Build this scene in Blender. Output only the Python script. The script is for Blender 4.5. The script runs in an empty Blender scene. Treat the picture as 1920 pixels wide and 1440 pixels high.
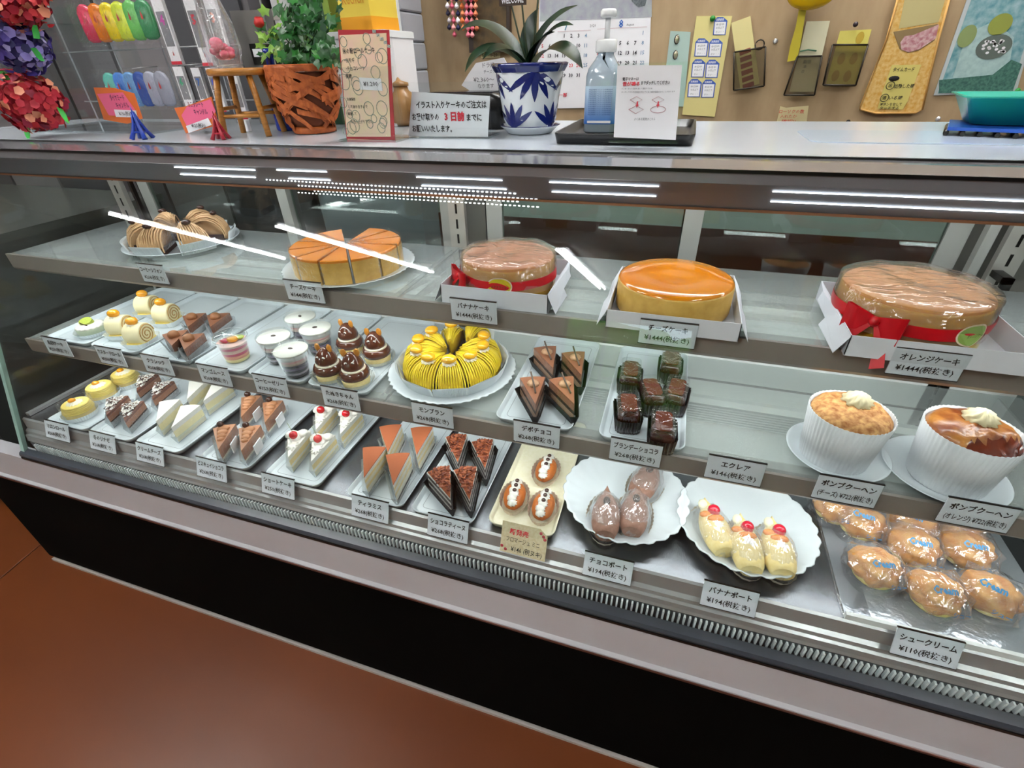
import bpy, random, math
from math import sin, cos, pi, radians, sqrt, atan2, hypot
from mathutils import Vector, Matrix, noise
random.seed(7)
SC = bpy.context.scene
COL = SC.collection
# ------------------------------------------------------------------ camera
H = 1.3
F = 905.0
RX = Vector((.95232275, .30410884, -.0244785))      # camera right
DN = Vector((.14911292, -.53394149, -.83226908))    # camera down
FW = Vector((-.26617047, .78893872, -.55383119))    # camera forward
cd = bpy.data.cameras.new('camera'); cd.sensor_width = 36; cd.lens = 36*F/1920; cd.clip_start = .02; cd.clip_end = 60
cam = bpy.data.objects.new('camera', cd); COL.objects.link(cam)
cam.matrix_world = Matrix(((RX.x, -DN.x, -FW.x, 0), (RX.y, -DN.y, -FW.y, 0), (RX.z, -DN.z, -FW.z, H), (0, 0, 0, 1)))
SC.camera = cam
# ------------------------------------------------------------------ world, view, bounces
wd = bpy.data.worlds.new('world'); SC.world = wd; wd.use_nodes = True
wd.node_tree.nodes['Background'].inputs[0].default_value = (.75, .87, 1, 1)
wd.node_tree.nodes['Background'].inputs[1].default_value = 7.5
SC.view_settings.view_transform = 'Standard'; SC.view_settings.look = 'None'
SC.view_settings.exposure = 0.0; SC.view_settings.gamma = 1
SC.cycles.max_bounces = 8; SC.cycles.diffuse_bounces = 3; SC.cycles.glossy_bounces = 4
SC.cycles.transparent_max_bounces = 24; SC.cycles.transmission_bounces = 4
SC.cycles.caustics_reflective = False; SC.cycles.caustics_refractive = False
SC.cycles.sample_clamp_indirect = 60; SC.cycles.use_denoising = True
TUBE_E, LED_E, DOT_E = 62.0, 24.0, 5.0

# ------------------------------------------------------------------ helpers
def ray(px, py):
    return RX*(px-960)+DN*(py-720)+FW*F
def at(px, py, z):
    r = ray(px, py); t = (z-H)/r.z; return Vector((r.x*t, r.y*t, z))
def aty(px, py, y):
    r = ray(px, py); t = y/r.y; return Vector((r.x*t, y, H+r.z*t))
def S(h, a=1):
    h = h.lstrip('#'); c = [int(h[i:i+2], 16)/255 for i in (0, 2, 4)]
    return tuple(x/12.92 if x <= .04045 else ((x+.055)/1.055)**2.4 for x in c)+(a,)
MATS = {}
def mat(name, col='#ffffff', rough=.5, metal=0., spec=.5, emit=0., col2=None, nscale=20., bump=0., bscale=40., alpha=1., trans=0., sss=0., coat=0., stretch=None, contrast=.5, k=5.):
    if name in MATS: return MATS[name]
    m = bpy.data.materials.new(name); m.use_nodes = True; nt = m.node_tree; b = nt.nodes['Principled BSDF']
    c = S(col) if isinstance(col, str) else tuple(col)+(1,)
    b.inputs['Base Color'].default_value = c; b.inputs['Roughness'].default_value = rough; b.inputs['Metallic'].default_value = metal
    b.inputs['Specular IOR Level'].default_value = spec; b.inputs['Coat Weight'].default_value = coat; b.inputs['Coat Roughness'].default_value = .05
    b.inputs['Alpha'].default_value = alpha; b.inputs['Transmission Weight'].default_value = trans
    if sss: b.inputs['Subsurface Weight'].default_value = sss; b.inputs['Subsurface Radius'].default_value = (.01, .006, .004)
    if emit: b.inputs['Emission Color'].default_value = c; b.inputs['Emission Strength'].default_value = emit
    if col2 or bump:
        tc = nt.nodes.new('ShaderNodeTexCoord'); mp = nt.nodes.new('ShaderNodeMapping'); nt.links.new(tc.outputs['Object'], mp.inputs[0])
        if stretch: mp.inputs['Scale'].default_value = stretch
        if col2:
            n = nt.nodes.new('ShaderNodeTexNoise'); n.inputs['Scale'].default_value = nscale*k; n.inputs['Detail'].default_value = 5; nt.links.new(mp.outputs[0], n.inputs[0])
            r = nt.nodes.new('ShaderNodeValToRGB'); r.color_ramp.elements[0].position = .5-contrast*.3; r.color_ramp.elements[1].position = .5+contrast*.3
            r.color_ramp.elements[0].color = c; r.color_ramp.elements[1].color = S(col2); nt.links.new(n.outputs[0], r.inputs[0]); nt.links.new(r.outputs[0], b.inputs['Base Color'])
        if bump:
            n = nt.nodes.new('ShaderNodeTexNoise'); n.inputs['Scale'].default_value = bscale*k; n.inputs['Detail'].default_value = 3; nt.links.new(mp.outputs[0], n.inputs[0])
            u = nt.nodes.new('ShaderNodeBump'); u.inputs['Strength'].default_value = bump; u.inputs['Distance'].default_value = .004 if k == 1 else .0012; nt.links.new(n.outputs[0], u.inputs['Height']); nt.links.new(u.outputs[0], b.inputs['Normal'])
    MATS[name] = m; return m
def clear(name, tint='#ffffff', refl=.5, rough=.0, base=.03, bump=0., bscale=60., haze=0., hazecol='#ffffff', stretch=None):
    """thin clear sheet: transparent + fresnel gloss (+ a little diffuse haze)"""
    if name in MATS: return MATS[name]
    m = bpy.data.materials.new(name); m.use_nodes = True; nt = m.node_tree; nt.nodes.clear(); N = nt.nodes.new; L = nt.links.new
    out = N('ShaderNodeOutputMaterial'); tr = N('ShaderNodeBsdfTransparent'); tr.inputs[0].default_value = S(tint)
    gl = N('ShaderNodeBsdfGlossy'); gl.inputs['Roughness'].default_value = rough; gl.inputs['Color'].default_value = (1, 1, 1, 1)
    fr = N('ShaderNodeLayerWeight'); fr.inputs[0].default_value = .5
    pw = N('ShaderNodeMath'); pw.operation = 'POWER'; pw.inputs[1].default_value = 5; L(fr.outputs['Facing'], pw.inputs[0])
    mu = N('ShaderNodeMath'); mu.operation = 'MULTIPLY_ADD'; mu.inputs[1].default_value = refl; mu.inputs[2].default_value = base; mu.use_clamp = True; L(pw.outputs[0], mu.inputs[0])
    mx = N('ShaderNodeMixShader'); L(mu.outputs[0], mx.inputs[0]); L(gl.outputs[0], mx.inputs[2])
    if haze:
        df = N('ShaderNodeBsdfDiffuse'); df.inputs[0].default_value = S(hazecol); m2 = N('ShaderNodeMixShader'); m2.inputs[0].default_value = haze
        L(tr.outputs[0], m2.inputs[1]); L(df.outputs[0], m2.inputs[2]); L(m2.outputs[0], mx.inputs[1])
    else: L(tr.outputs[0], mx.inputs[1])
    if bump:
        tc = N('ShaderNodeTexCoord'); mp = N('ShaderNodeMapping'); L(tc.outputs['Object'], mp.inputs[0])
        if stretch: mp.inputs['Scale'].default_value = stretch
        n = N('ShaderNodeTexNoise'); n.inputs['Scale'].default_value = bscale; n.inputs['Detail'].default_value = 2; n.inputs['Distortion'].default_value = 1.2; L(mp.outputs[0], n.inputs[0])
        u = N('ShaderNodeBump'); u.inputs['Strength'].default_value = bump; u.inputs['Distance'].default_value = .004; L(n.outputs[0], u.inputs['Height']); L(u.outputs[0], gl.inputs['Normal']); L(u.outputs[0], fr.inputs['Normal'])
    L(mx.outputs[0], out.inputs[0]); MATS[name] = m; return m

class MB:
    def __init__(s): s.v = []; s.f = []; s.mi = []; s.sm = []
    def add(s, vs, fs, mi=0, sm=False, M=None):
        o = len(s.v); s.v += [tuple(M @ Vector(v)) if M is not None else tuple(v) for v in vs]
        s.f += [tuple(i+o for i in f) for f in fs]; s.mi += [mi]*len(fs); s.sm += [sm]*len(fs); return s
    def box(s, x0, x1, y0, y1, z0, z1, mi=0, M=None):
        v = [(x, y, z) for z in (z0, z1) for y in (y0, y1) for x in (x0, x1)]
        return s.add(v, [(0, 2, 3, 1), (4, 5, 7, 6), (0, 1, 5, 4), (2, 6, 7, 3), (0, 4, 6, 2), (1, 3, 7, 5)], mi, False, M)
    def loft(s, loops, mi=0, sm=True, cap0=True, cap1=True, closed=True, M=None, mis=None):
        n = len(loops[0]); vs = [p for l in loops for p in l]
        for k in range(len(loops)-1):
            fs = []
            for i in range(n if closed else n-1):
                j = (i+1) % n; fs.append((k*n+i, k*n+j, (k+1)*n+j, (k+1)*n+i))
            if k == 0: o = len(s.v); s.v += [tuple(M @ Vector(v)) if M is not None else tuple(v) for v in vs]
            s.f += [tuple(a+o for a in f) for f in fs]; s.mi += [mis[k] if mis else mi]*len(fs); s.sm += [sm]*len(fs)
        if cap0: s.f.append(tuple(o+i for i in reversed(range(n)))); s.mi.append(mis[0] if mis else mi); s.sm.append(False)
        if cap1: s.f.append(tuple(o+(len(loops)-1)*n+i for i in range(n))); s.mi.append(mis[-1] if mis else mi); s.sm.append(False)
        return s
    def lathe(s, prof, seg=32, mi=0, rf=None, sm=True, cap0=True, cap1=True, M=None, mis=None, sx=1, sy=1):
        rf = rf or (lambda a, r, z: r)
        L = []
        for r, z in prof: L.append([(rf(2*pi*i/seg, r, z)*cos(2*pi*i/seg)*sx, rf(2*pi*i/seg, r, z)*sin(2*pi*i/seg)*sy, z) for i in range(seg)])
        return s.loft(L, mi, sm, cap0, cap1, True, M, mis)
    def prism(s, poly, z0, z1, mi=0, M=None, sm=False):
        return s.loft([[(x, y, z0) for x, y in poly], [(x, y, z1) for x, y in poly]], mi, sm, M=M)
    def tube(s, pts, r, seg=8, mi=0, flat=1., M=None, closed=False):
        pts = [Vector(p) for p in pts]; n = len(pts); L = []; up = Vector((0, 0, 1))
        for i, p in enumerate(pts):
            t = (pts[min(i+1, n-1)]-pts[max(i-1, 0)]).normalized(); a = t.cross(up)
            if a.length < .05: a = t.cross(Vector((1, 0, 0)))
            a.normalize(); b = t.cross(a); rr = r(i/(n-1)) if callable(r) else r
            L.append([tuple(p+a*cos(2*pi*k/seg)*rr+b*sin(2*pi*k/seg)*rr*flat) for k in range(seg)])
        return s.loft(L, mi, True, M=M)
    def ball(s, c, r, seg=14, rings=9, mi=0, M=None, sc=(1, 1, 1), dn=0., df=30., seed=0, half=False):
        L = []
        for k in range(1, rings):
            th = pi*k/rings*(.5 if half else 1); L.append([(sin(th)*cos(2*pi*i/seg), sin(th)*sin(2*pi*i/seg), cos(th)) for i in range(seg)])
        vs = [(0, 0, 1)]+[p for l in L for p in l]+([] if half else [(0, 0, -1)]); o = []
        for v in vs:
            v = Vector(v); k = 1+(dn*noise.noise(v*df*.05+Vector((seed, seed*.3, 0))) if dn else 0)
            o.append((c[0]+v.x*r*sc[0]*k, c[1]+v.y*r*sc[1]*k, c[2]+v.z*r*sc[2]*k))
        fs = [(0, 1+i, 1+(i+1) % seg) for i in range(seg)]
        for k in range(len(L)-1):
            for i in range(seg):
                a = 1+k*seg+i; b = 1+k*seg+(i+1) % seg; fs.append((a, a+seg, b+seg, b))
        e = 1+(len(L)-1)*seg
        if half: fs.append(tuple(e+i for i in reversed(range(seg))))
        else:
            q = len(vs)-1; fs += [(q, e+(i+1) % seg, e+i) for i in range(seg)]
        return s.add(o, fs, mi, True, M)
    def build(s, name, mats, parent=None, loc=(0, 0, 0), rot=(0, 0, 0)):
        me = bpy.data.meshes.new(name); me.from_pydata(s.v, [], s.f)
        for m in (mats if isinstance(mats, (list, tuple)) else [mats]): me.materials.append(m)
        me.polygons.foreach_set('material_index', s.mi); me.polygons.foreach_set('use_smooth', s.sm); me.update()
        return ob(name, me, parent, loc, rot)
def ob(name, data, parent=None, loc=(0, 0, 0), rot=(0, 0, 0)):
    o = bpy.data.objects.new(name, data); COL.objects.link(o); o.location = loc; o.rotation_euler = rot
    if parent: o.parent = parent
    return o
def thing(name, label, cat, loc=(0, 0, 0), rot=(0, 0, 0), group=None):
    o = ob(name, None, None, loc, rot); o.empty_display_size = .02; return tag(o, label, cat, group)
def tag(o, label, cat, group=None):
    o['label'] = label; o['category'] = cat
    if group: o['group'] = group
    return o
def struct(o): o['kind'] = 'structure'; return o
def stuff(o): o['kind'] = 'stuff'; return o
def dup(root, label, loc=None, rot=None, group=None):
    r = root.copy(); COL.objects.link(r); r['label'] = label
    if loc is not None: r.location = loc
    if rot is not None: r.rotation_euler = rot
    if group: r['group'] = group
    def rec(a, b):
        for ch in list(a.children):
            c = ch.copy(); COL.objects.link(c); c.parent = b; rec(ch, c)
    rec(root, r); return r
def rr(w, d, r, n=5, cx=0, cy=0):
    p = []
    for sx, sy, a0 in ((1, 1, 0), (-1, 1, 90), (-1, -1, 180), (1, -1, 270)):
        for i in range(n+1):
            a = radians(a0+90*i/n); p.append((cx+sx*(w/2-r)+r*cos(a), cy+sy*(d/2-r)+r*sin(a)))
    return p
_FC = bpy.data.curves.new('lettering', 'FONT'); _FO = bpy.data.objects.new('lettering', _FC)
def text(mb, st, x, z, h=.01, w=None, y=0, bold=0., mi=0, align='c', shear=0., M=None, rot=0.):
    """adds flat lettering in the local XZ plane facing -Y; h is the height of a full-width character"""
    _FC.body = st; _FC.offset = bold; _FC.resolution_u = 1; _FC.shear = shear
    me = bpy.data.meshes.new_from_object(_FO); vs = [v.co.copy() for v in me.vertices]; fs = [tuple(p.vertices) for p in me.polygons]
    bpy.data.meshes.remove(me)
    if not vs: return
    x0 = min(v.x for v in vs); x1 = max(v.x for v in vs); k = h; kx = h
    if w: kx = w/(x1-x0)
    off = {'c': (x0+x1)/2, 'l': x0, 'r': x1}[align]
    P = [((v.x-off)*kx, (v.y-.37)*k) for v in vs]
    mb.add([(x+a*cos(rot)-b*sin(rot), y, z+a*sin(rot)+b*cos(rot)) for a, b in P], fs, mi, False, M)

# ------------------------------------------------------------------ materials
white = mat('white_gloss', '#e8ecec', .18)
plate_m = mat('porcelain', '#d8dfe4', .12, coat=.3)
tray_m = mat('melamine_tray', '#d3dce2', .22)
tray_l = mat('tray_groove', '#8d979f', .4)
cream_tray = mat('cream_tray', '#e8e2c4', .3, col2='#efe9d2', nscale=30)
paper = mat('paper', '#e9e9ec', .6)
tagc = mat('tag_card', '#eceef6', .35)
ink = mat('ink', '#0c0c10', .6)
redink = mat('red_ink', '#d8283c', .6)
blueink = mat('blue_ink', '#2860b8', .6)
black = mat('black', '#090909', .3)
steel = mat('brushed_steel', '#b4b4b6', .22, .45, bump=.12, bscale=60, stretch=(1, 60, 60))
steel_d = mat('steel_deck', '#7d8085', .27, .9, bump=.25, bscale=30, stretch=(8, 1, 1))
housing = mat('housing_metal', '#878c98', .3, 0., spec=.12)
railm = mat('shelf_rail_metal', '#8d8680', .35, .2)
gask = mat('gasket', '#3a4048', .35)
chrome = mat('chrome', '#d8d8dc', .08, 1.)
alum = mat('white_aluminium', '#a2a29c', .35)
panelw = mat('inner_panel', '#d6dad9', .3)
glass = clear('glass', '#fafdfc', .5, 0, .02)
glassd = clear('door_glass', '#dce6e3', .7, 0, .045)
glass_sh = clear('shelf_glass', '#f6faf9', .9, .02, .02, haze=.32, hazecol='#c9cdcc')
glass_e = mat('glass_edge', '#8fb0a6', .1)
film = clear('film', '#ffffff', .9, .06, .03, bump=.8, bscale=160)
wrap = clear('cellophane', '#fbfbfd', 1.4, .09, .10, bump=.8, bscale=75, haze=.08, stretch=(1, .45, 1))
plast = clear('clear_plastic', '#fbfdfd', .9, .03, .03)
foil = clear('foil_cup', '#f4f8fa', 1.2, .1, .10, haze=.30, hazecol='#e8eef2')
foilp = mat('paper_cup', '#e9eef0', .5)
m_cream = mat('cream', '#ebe4d0', .45)
m_white = mat('white_cream', '#ebe8e0', .4)
m_yel = mat('custard', '#f0d874', .5)
m_sponge = mat('sponge', '#e8cf8a', .8, col2='#f0dca0', nscale=90)
m_choc = mat('chocolate', '#3c1c12', .25, coat=.3)
m_chocd = mat('dark_sponge', '#2c1612', .7, col2='#3f2219', nscale=120)
m_mousse = mat('mousse', '#a8755a', .45)
m_mousse2 = mat('mousse_pale', '#c9a184', .45)
m_cocoa = mat('cocoa', '#a85c34', .85, col2='#9c5230', nscale=150)
m_orange = mat('glazed_orange', '#f0a010', .08, coat=.6)
m_cherry = mat('cherry', '#c8101c', .06, coat=.7)
m_cake_top = mat('cheesecake_top', '#cc6a0c', .18, col2='#dd8218', nscale=3, coat=.25)
m_cheese = mat('cheesecake_side', '#dfb45c', .5, col2='#cfa048', nscale=12)
m_baked = mat('baked', '#c8843c', .65, col2='#e0a860', nscale=45, bump=.5, bscale=90)
m_mont = mat('chestnut_cream', '#ecd028', .42)
m_coffee = mat('coffee_cream', '#dcb284', .5)
m_redrib = mat('red_ribbon', '#d0101e', .3)
wood = mat('stool_wood', '#b87c34', .35, col2='#a06a28', nscale=12, stretch=(1, 1, 6))
leafg = mat('leaf_green', '#184a1e', .4, col2='#246428', nscale=20)
leafl = mat('leaf_light', '#7aa63c', .4)
orchid = mat('orchid_leaf', '#10261a', .35, col2='#1a3822', nscale=10, spec=.3)

# ------------------------------------------------------------------ setting
XL, XR = -1.46, .66
floor_m = mat('terracotta', '#783e1a', .38, col2='#5e2e10', nscale=2.2, bump=.06, bscale=30, contrast=1.6, k=1)
grout = mat('grout', '#4a2c1c', .8)
fl = struct(MB().box(-12, 5, -8, 3.2, -.05, -.004).build('floor', grout))
# one long joint passes the far corner of the case base
j0 = at(0, 1085, 0); j1 = at(75, 1022, 0); ja = atan2(j1.y-j0.y, j1.x-j0.x)
TS = 3.2; U = Vector((cos(ja), sin(ja), 0)); V = Vector((-sin(ja), cos(ja), 0))
tile_me = None
for i in range(-5, 3):
    for j in range(-4, 4):
        # rows lie on the camera side of the joint for j < 0
        c = j0+U*(i*TS+1.0)+V*((j+.5)*TS)
        
        if tile_me is None:
            t = MB(); g = .004; w = TS-g
            t.loft([[(x, y, -.004) for x, y in rr(w, w, .01, 2)], [(x, y, -.001) for x, y in rr(w, w, .01, 2)], [(x, y, 0) for x, y in rr(w-.004, w-.004, .01, 2)]], sm=False)
            o = t.build('tile', floor_m, fl); tile_me = o.data
        else: o = ob('tile', tile_me, fl)
        o.location = (c.x, c.y, 0); o.rotation_euler = (0, 0, ja)
wallm = mat('wall_paint', '#b9b4aa', .8)
struct(MB().box(-12, 5, -8, 3.2, 2.62, 2.7).build('ceiling', mat('ceiling_paint', '#cfcdc8', .85)))
struct(MB().box(-12.1, -12, -8, 3.2, 0, 2.62).build('wall_left', mat('wall_left_paint', '#8d8a86', .8)))
struct(MB().box(5, 5.1, -8, 3.2, 0, 2.62).build('wall_right', mat('wall_right_paint', '#8a7a70', .8)))
# shop front behind the camera, with a glazed opening onto a hedge
WX0, WX1, WZ0, WZ1 = -1.7, .7, .08, 2.15
mb = MB(); mb.box(-12, WX0, -8.1, -8, 0, 2.62).box(WX1, 5, -8.1, -8, 0, 2.62).box(WX0, WX1, -8.1, -8, 0, WZ0).box(WX0, WX1, -8.1, -8, WZ1, 2.62)
struct(mb.build('wall_front', wallm))
mb = MB()
for x in (WX0, -.92, -.12, WX1-.05): mb.box(x, x+.05, -8.1, -7.98, WZ0, WZ1)
mb.box(WX0, WX1, -8.1, -7.98, WZ0, WZ0+.05).box(WX0, WX1, -8.1, -7.98, WZ1-.05, WZ1).box(WX0, WX1, -8.08, -8.0, 1.0, 1.04)
wf = struct(mb.build('window_1', mat('window_frame_metal', '#5a5c5e', .4, .5)))
MB().box(WX0+.05, WX1-.05, -8.05, -8.045, WZ0+.05, WZ1-.05).build('pane', glass, wf)
tag(MB().ball((-.4, -10.2, 1.0), 1.1, 60, 36, 0, None, (2.6, .7, 1.1), .5, 60, 3).build('hedge', mat('hedge_leaves', '#3c8a28', .7, col2='#8cc850', nscale=14, bump=1, bscale=12, k=1)), 'green hedge outside the shop window, seen reflected in the case glass', 'hedge')
struct(MB().box(-12, 5, -16, -8.1, -.1, -.02).build('ground', mat('pavement', '#8a8a86', .9)))

# back wall : plywood board above, pale band, brown panel below
ply = mat('plywood', '#b39b78', .65, col2='#9c8260', nscale=9, stretch=(3, 1, 1), bump=.08, bscale=30, contrast=1.0, k=1)
wb = struct(MB().box(-12, 5, 1.7, 1.8, 1.12, 2.62).build('wall_back', ply))
struct(MB().box(-12, 5, 1.69, 1.8, .84, 1.12).build('trim_1', mat('pale_trim', '#a9b2ac', .4)))
struct(MB().box(-12, 5, 1.685, 1.8, 0, .84).build('trim_2', mat('brown_panel', '#5c2f22', .45, col2='#4a241a', nscale=3, k=1)))
# tiled column
tile_w = mat('white_tile', '#aeb2ba', .3, col2='#a2a7b1', nscale=3, k=1)
cl = thing('tiled_column', 'grey white tiled column beside the plywood wall', 'column', (-.86, 1.56, 0))
MB().box(-.40, .02, 0, .14, 0, 2.6).build('core', mat('tile_mortar', '#8a8d94', .8), cl)
t1 = t2 = None
for k in range(13):
    z0 = 1.0+.072*k
    for c in range(3):
        x0 = .02-.14*(c+1)+.0
        if t1 is None:
            a = MB(); a.loft([[(x, y, 0) for x, y in rr(.137, .069, .003, 1)], [(x, y, .008) for x, y in rr(.137, .069, .003, 1)], [(x, y, .011) for x, y in rr(.129, .061, .003, 1)]], sm=False)
            t1 = a.build('tile', tile_w, cl).data; o = bpy.data.objects['tile']; o = cl.children[-1]
        else: o = ob('tile', t1, cl)
        o.location = (x0+.07, 0, z0+.036); o.rotation_euler = (pi/2, 0, 0)
    if t2 is None:
        a = MB(); a.loft([[(x, y, 0) for x, y in rr(.14, .069, .003, 1)], [(x, y, .008) for x, y in rr(.14, .069, .003, 1)], [(x, y, .011) for x, y in rr(.132, .061, .003, 1)]], sm=False)
        t2 = a; o = a.build('tile', tile_w, cl); t2 = o.data
    else: o = ob('tile', t2, cl)
    o.location = (.02, .07, z0+.036); o.rotation_euler = (pi/2, 0, pi/2)
MB().box(.018, .03, -.016, -.004, 1.25, 2.6).build('corner_bead', white, cl)

# ceiling lamps : 1.2 m twin tubes, seen again as streaks in the slanted glass
tube_m = mat('tube_light', (1, 1, 1), .5, emit=TUBE_E)
def ceiling_lamp(x0, y0, x1, y1, label, n=2, w=.16):
    d = Vector((x1-x0, y1-y0, 0)); L = d.length; a = atan2(d.y, d.x)
    r = thing('ceiling_lamp', label, 'lamp', ((x0+x1)/2, (y0+y1)/2, 2.62), (0, 0, a), 'tube lamps on the shop ceiling')
    mb = MB(); mb.loft([[(x, y, 0) for x, y in rr(L, w, .01)], [(x, y, -.03) for x, y in rr(L, w, .01)], [(x, y, -.05) for x, y in rr(L*.99, w*.45, .01)]], sm=False); mb.build('lamp_body', white, r)
    for k in range(n):
        yy = (k-(n-1)/2)*.09
        MB().tube([(-L/2+.02, yy, -.075), (0, yy, -.075), (L/2-.02, yy, -.075)], .016, 10).build('tube', tube_m, r)
# ------------------------------------------------------------------ the case
GY, GZ, GS = .49, .516, .3                     # glass foot (y, z) and lean
ZT = 1.19                                      # counter top
def gy(z): return GY+GS*(z-GZ)
GN = Vector((0, -1, GS)).normalized()
def lamp_from(px, py, zc=2.545):
    r = ray(px, py); t = (H-GZ+GY/GS)/(r.y/GS-r.z); q = r*t+Vector((0, 0, H)); d = r-2*r.dot(GN)*GN
    k = (zc-q.z)/d.z; return q+d*k
for (a, b), lb, n, w in ((((1048, 467), (1130, 542)), 'ceiling tube lamp nearest the street window', 2, .2),
                   (((515, 423), (812, 511)), 'ceiling tube lamp over the middle of the shop', 2, .2),
                   (((200, 400), (535, 486)), 'ceiling tube lamp by the far end wall', 2, .2)):
    p = lamp_from(*a); q = lamp_from(*b)
    p.x = max(p.x, -11.8); q.x = max(q.x, -11.8)
    ceiling_lamp(p.x, p.y, q.x, q.y, lb, n, w)
ceiling_lamp(-.9, -1.6, -.9, -.4, 'ceiling tube lamp above the customer side of the case')
ceiling_lamp(1.6, -1.2, 1.6, 0., 'ceiling tube lamp above the till side aisle')
ceiling_lamp(-2.6, .2, -1.4, .2, 'ceiling tube lamp across the far left aisle end'.replace('left ', ''))
ceiling_lamp(-.4, 1.3, .8, 1.3, 'ceiling tube lamp over the staff side behind the case')

case = thing('display_case', 'long refrigerated cake display case with slanted glass front and steel base', 'display case', (-.44, .75, 0))
def part(mb, name, m, loc=(0, 0, 0), rot=(0, 0, 0), par=None):
    o = mb.build(name, m, None, loc, rot)
    if par is None: o.parent = case; o.matrix_parent_inverse = Matrix.Translation((.44, -.75, 0))
    else: o.parent = par
    return o
part(MB().box(-1.745, XR+.03, .478, 1.02, .02, .405), 'base_panel', mat('black_laminate', '#060605', .8, spec=.04, col2='#090908', nscale=60, stretch=(20, 1, 1)))
part(MB().box(-1.74, XR+.03, .474, .5, .0, .009), 'kick_strip', mat('kick_metal', '#b8b4ae', .3, .2))
mb = MB(); prof = [(.478, .405), (.472, .409), (.472, .416), (.478, .421), (.4835, .49), (.4845, .5), (.52, .5), (.52, .405)]
mb.loft([[(-1.745, y, z) for y, z in prof], [(XR+.03, y, z) for y, z in prof]], sm=False); part(mb, 'lower_fascia', mat('fascia_steel', '#c6c8cc', .16, .2))
part(MB().box(-1.745, XR+.03, .4705, .4725, .408, .4125), 'fascia_edge', mat('fascia_edge', '#6a4438', .3, .5))
part(MB().box(XL-.01, XR+.01, .483, .5, .5, .506), 'seal_strip', black)
mb = MB(); prof = [(.4845, .506), (.483, .512), (.486, .519), (.5, .524), (.507, .508), (.507, .506)]
mb.loft([[(XL-.01, y, z) for y, z in prof], [(XR+.01, y, z) for y, z in prof]], sm=False); part(mb, 'glass_channel', gask)
# deck, stepped lip and the air grille in front of it
part(MB().box(XL, XR, .532, 1.0, .585, .597), 'deck', steel_d)
part(MB().box(XL+.01, XR-.01, .865, .975, .597, .5985), 'deck_liner', panelw)
mb = MB(); prof = [(.532, .5985), (.5275, .596), (.5255, .57), (.519, .566), (.518, .5585), (.5135, .556), (.5125, .546), (.5105, .54), (.52, .53), (.532, .585)]
mb.loft([[(XL, y, z) for y, z in prof], [(XR, y, z) for y, z in prof]], sm=False); part(mb, 'deck_lip', steel)
gr = part(MB().box(XL, XR, .513, .53, .5, .534), 'air_grille', mat('grille_dark', '#50575c', .3, .2))
sl = MB()
x = XL+.02
while x < XR-.01:
    sl.box(x, x+.003, .5075, .513, .512, .5335); x += .0085
stuff(part(sl, 'slat', mat('grille_slat', '#eef2f4', .35), par=None)); 
# glass
def slab(x0, x1, z0, z1, th=.006):
    v = [(x, gy(z)+d, z) for x in (x0, x1) for z in (z0, z1) for d in (0, th)]
    return MB().add(v, [(0, 1, 3, 2), (4, 6, 7, 5), (0, 4, 5, 1), (2, 3, 7, 6), (0, 2, 6, 4), (1, 5, 7, 3)])
part(slab(XL, XR, .515, 1.168), 'front_glass', glass)
for x, nm in ((XL-.006, 'side_glass'), (XR, 'side_glass')):
    pr = [(gy(.52), .52), (1.0, .52), (1.0, 1.168), (gy(1.168), 1.168)]
    part(MB().loft([[(x, y, z) for y, z in pr], [(x+.006, y, z) for y, z in pr]], sm=False), nm, glass)
mb = MB(); mb.loft([[(x, gy(z)+d, z) for x, d in ((XL-.008, -.001), (XL+.004, -.001), (XL+.004, .008), (XL-.008, .008))] for z in (.515, 1.168)], sm=False)
part(mb, 'corner_edge', glass_e)
part(MB().box(XL, XL+.012, .54, .97, .598, .606), 'side_rail', steel)
part(MB().box(XR-.006, XR-.002, .54, 1.0, .598, 1.12), 'end_panel', mat('end_panel', '#6a726e', .25, .3))
# counter top and front trim
part(MB().box(-1.75, XR+.12, .772, 1.2, 1.165, ZT), 'counter_top', mat('top_laminate', '#c3cbd4', .12))
mb = MB(); prof = [(.689, 1.168), (.689, 1.181), (.692, 1.1835), (.74, 1.187), (.7705, 1.187), (.7705, 1.165)]
mb.loft([[(-1.75, y, z) for y, z in prof], [(XR+.12, y, z) for y, z in prof]], sm=False); part(mb, 'front_trim', mat('trim_metal', '#8f9094', .15, .5))
part(MB().box(-1.75, XR+.12, .6875, .6895, 1.1805, 1.1845), 'trim_line', black)
part(MB().box(-1.75, XR+.12, .7685, .7715, 1.186, 1.1895), 'top_seam', black)
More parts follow.
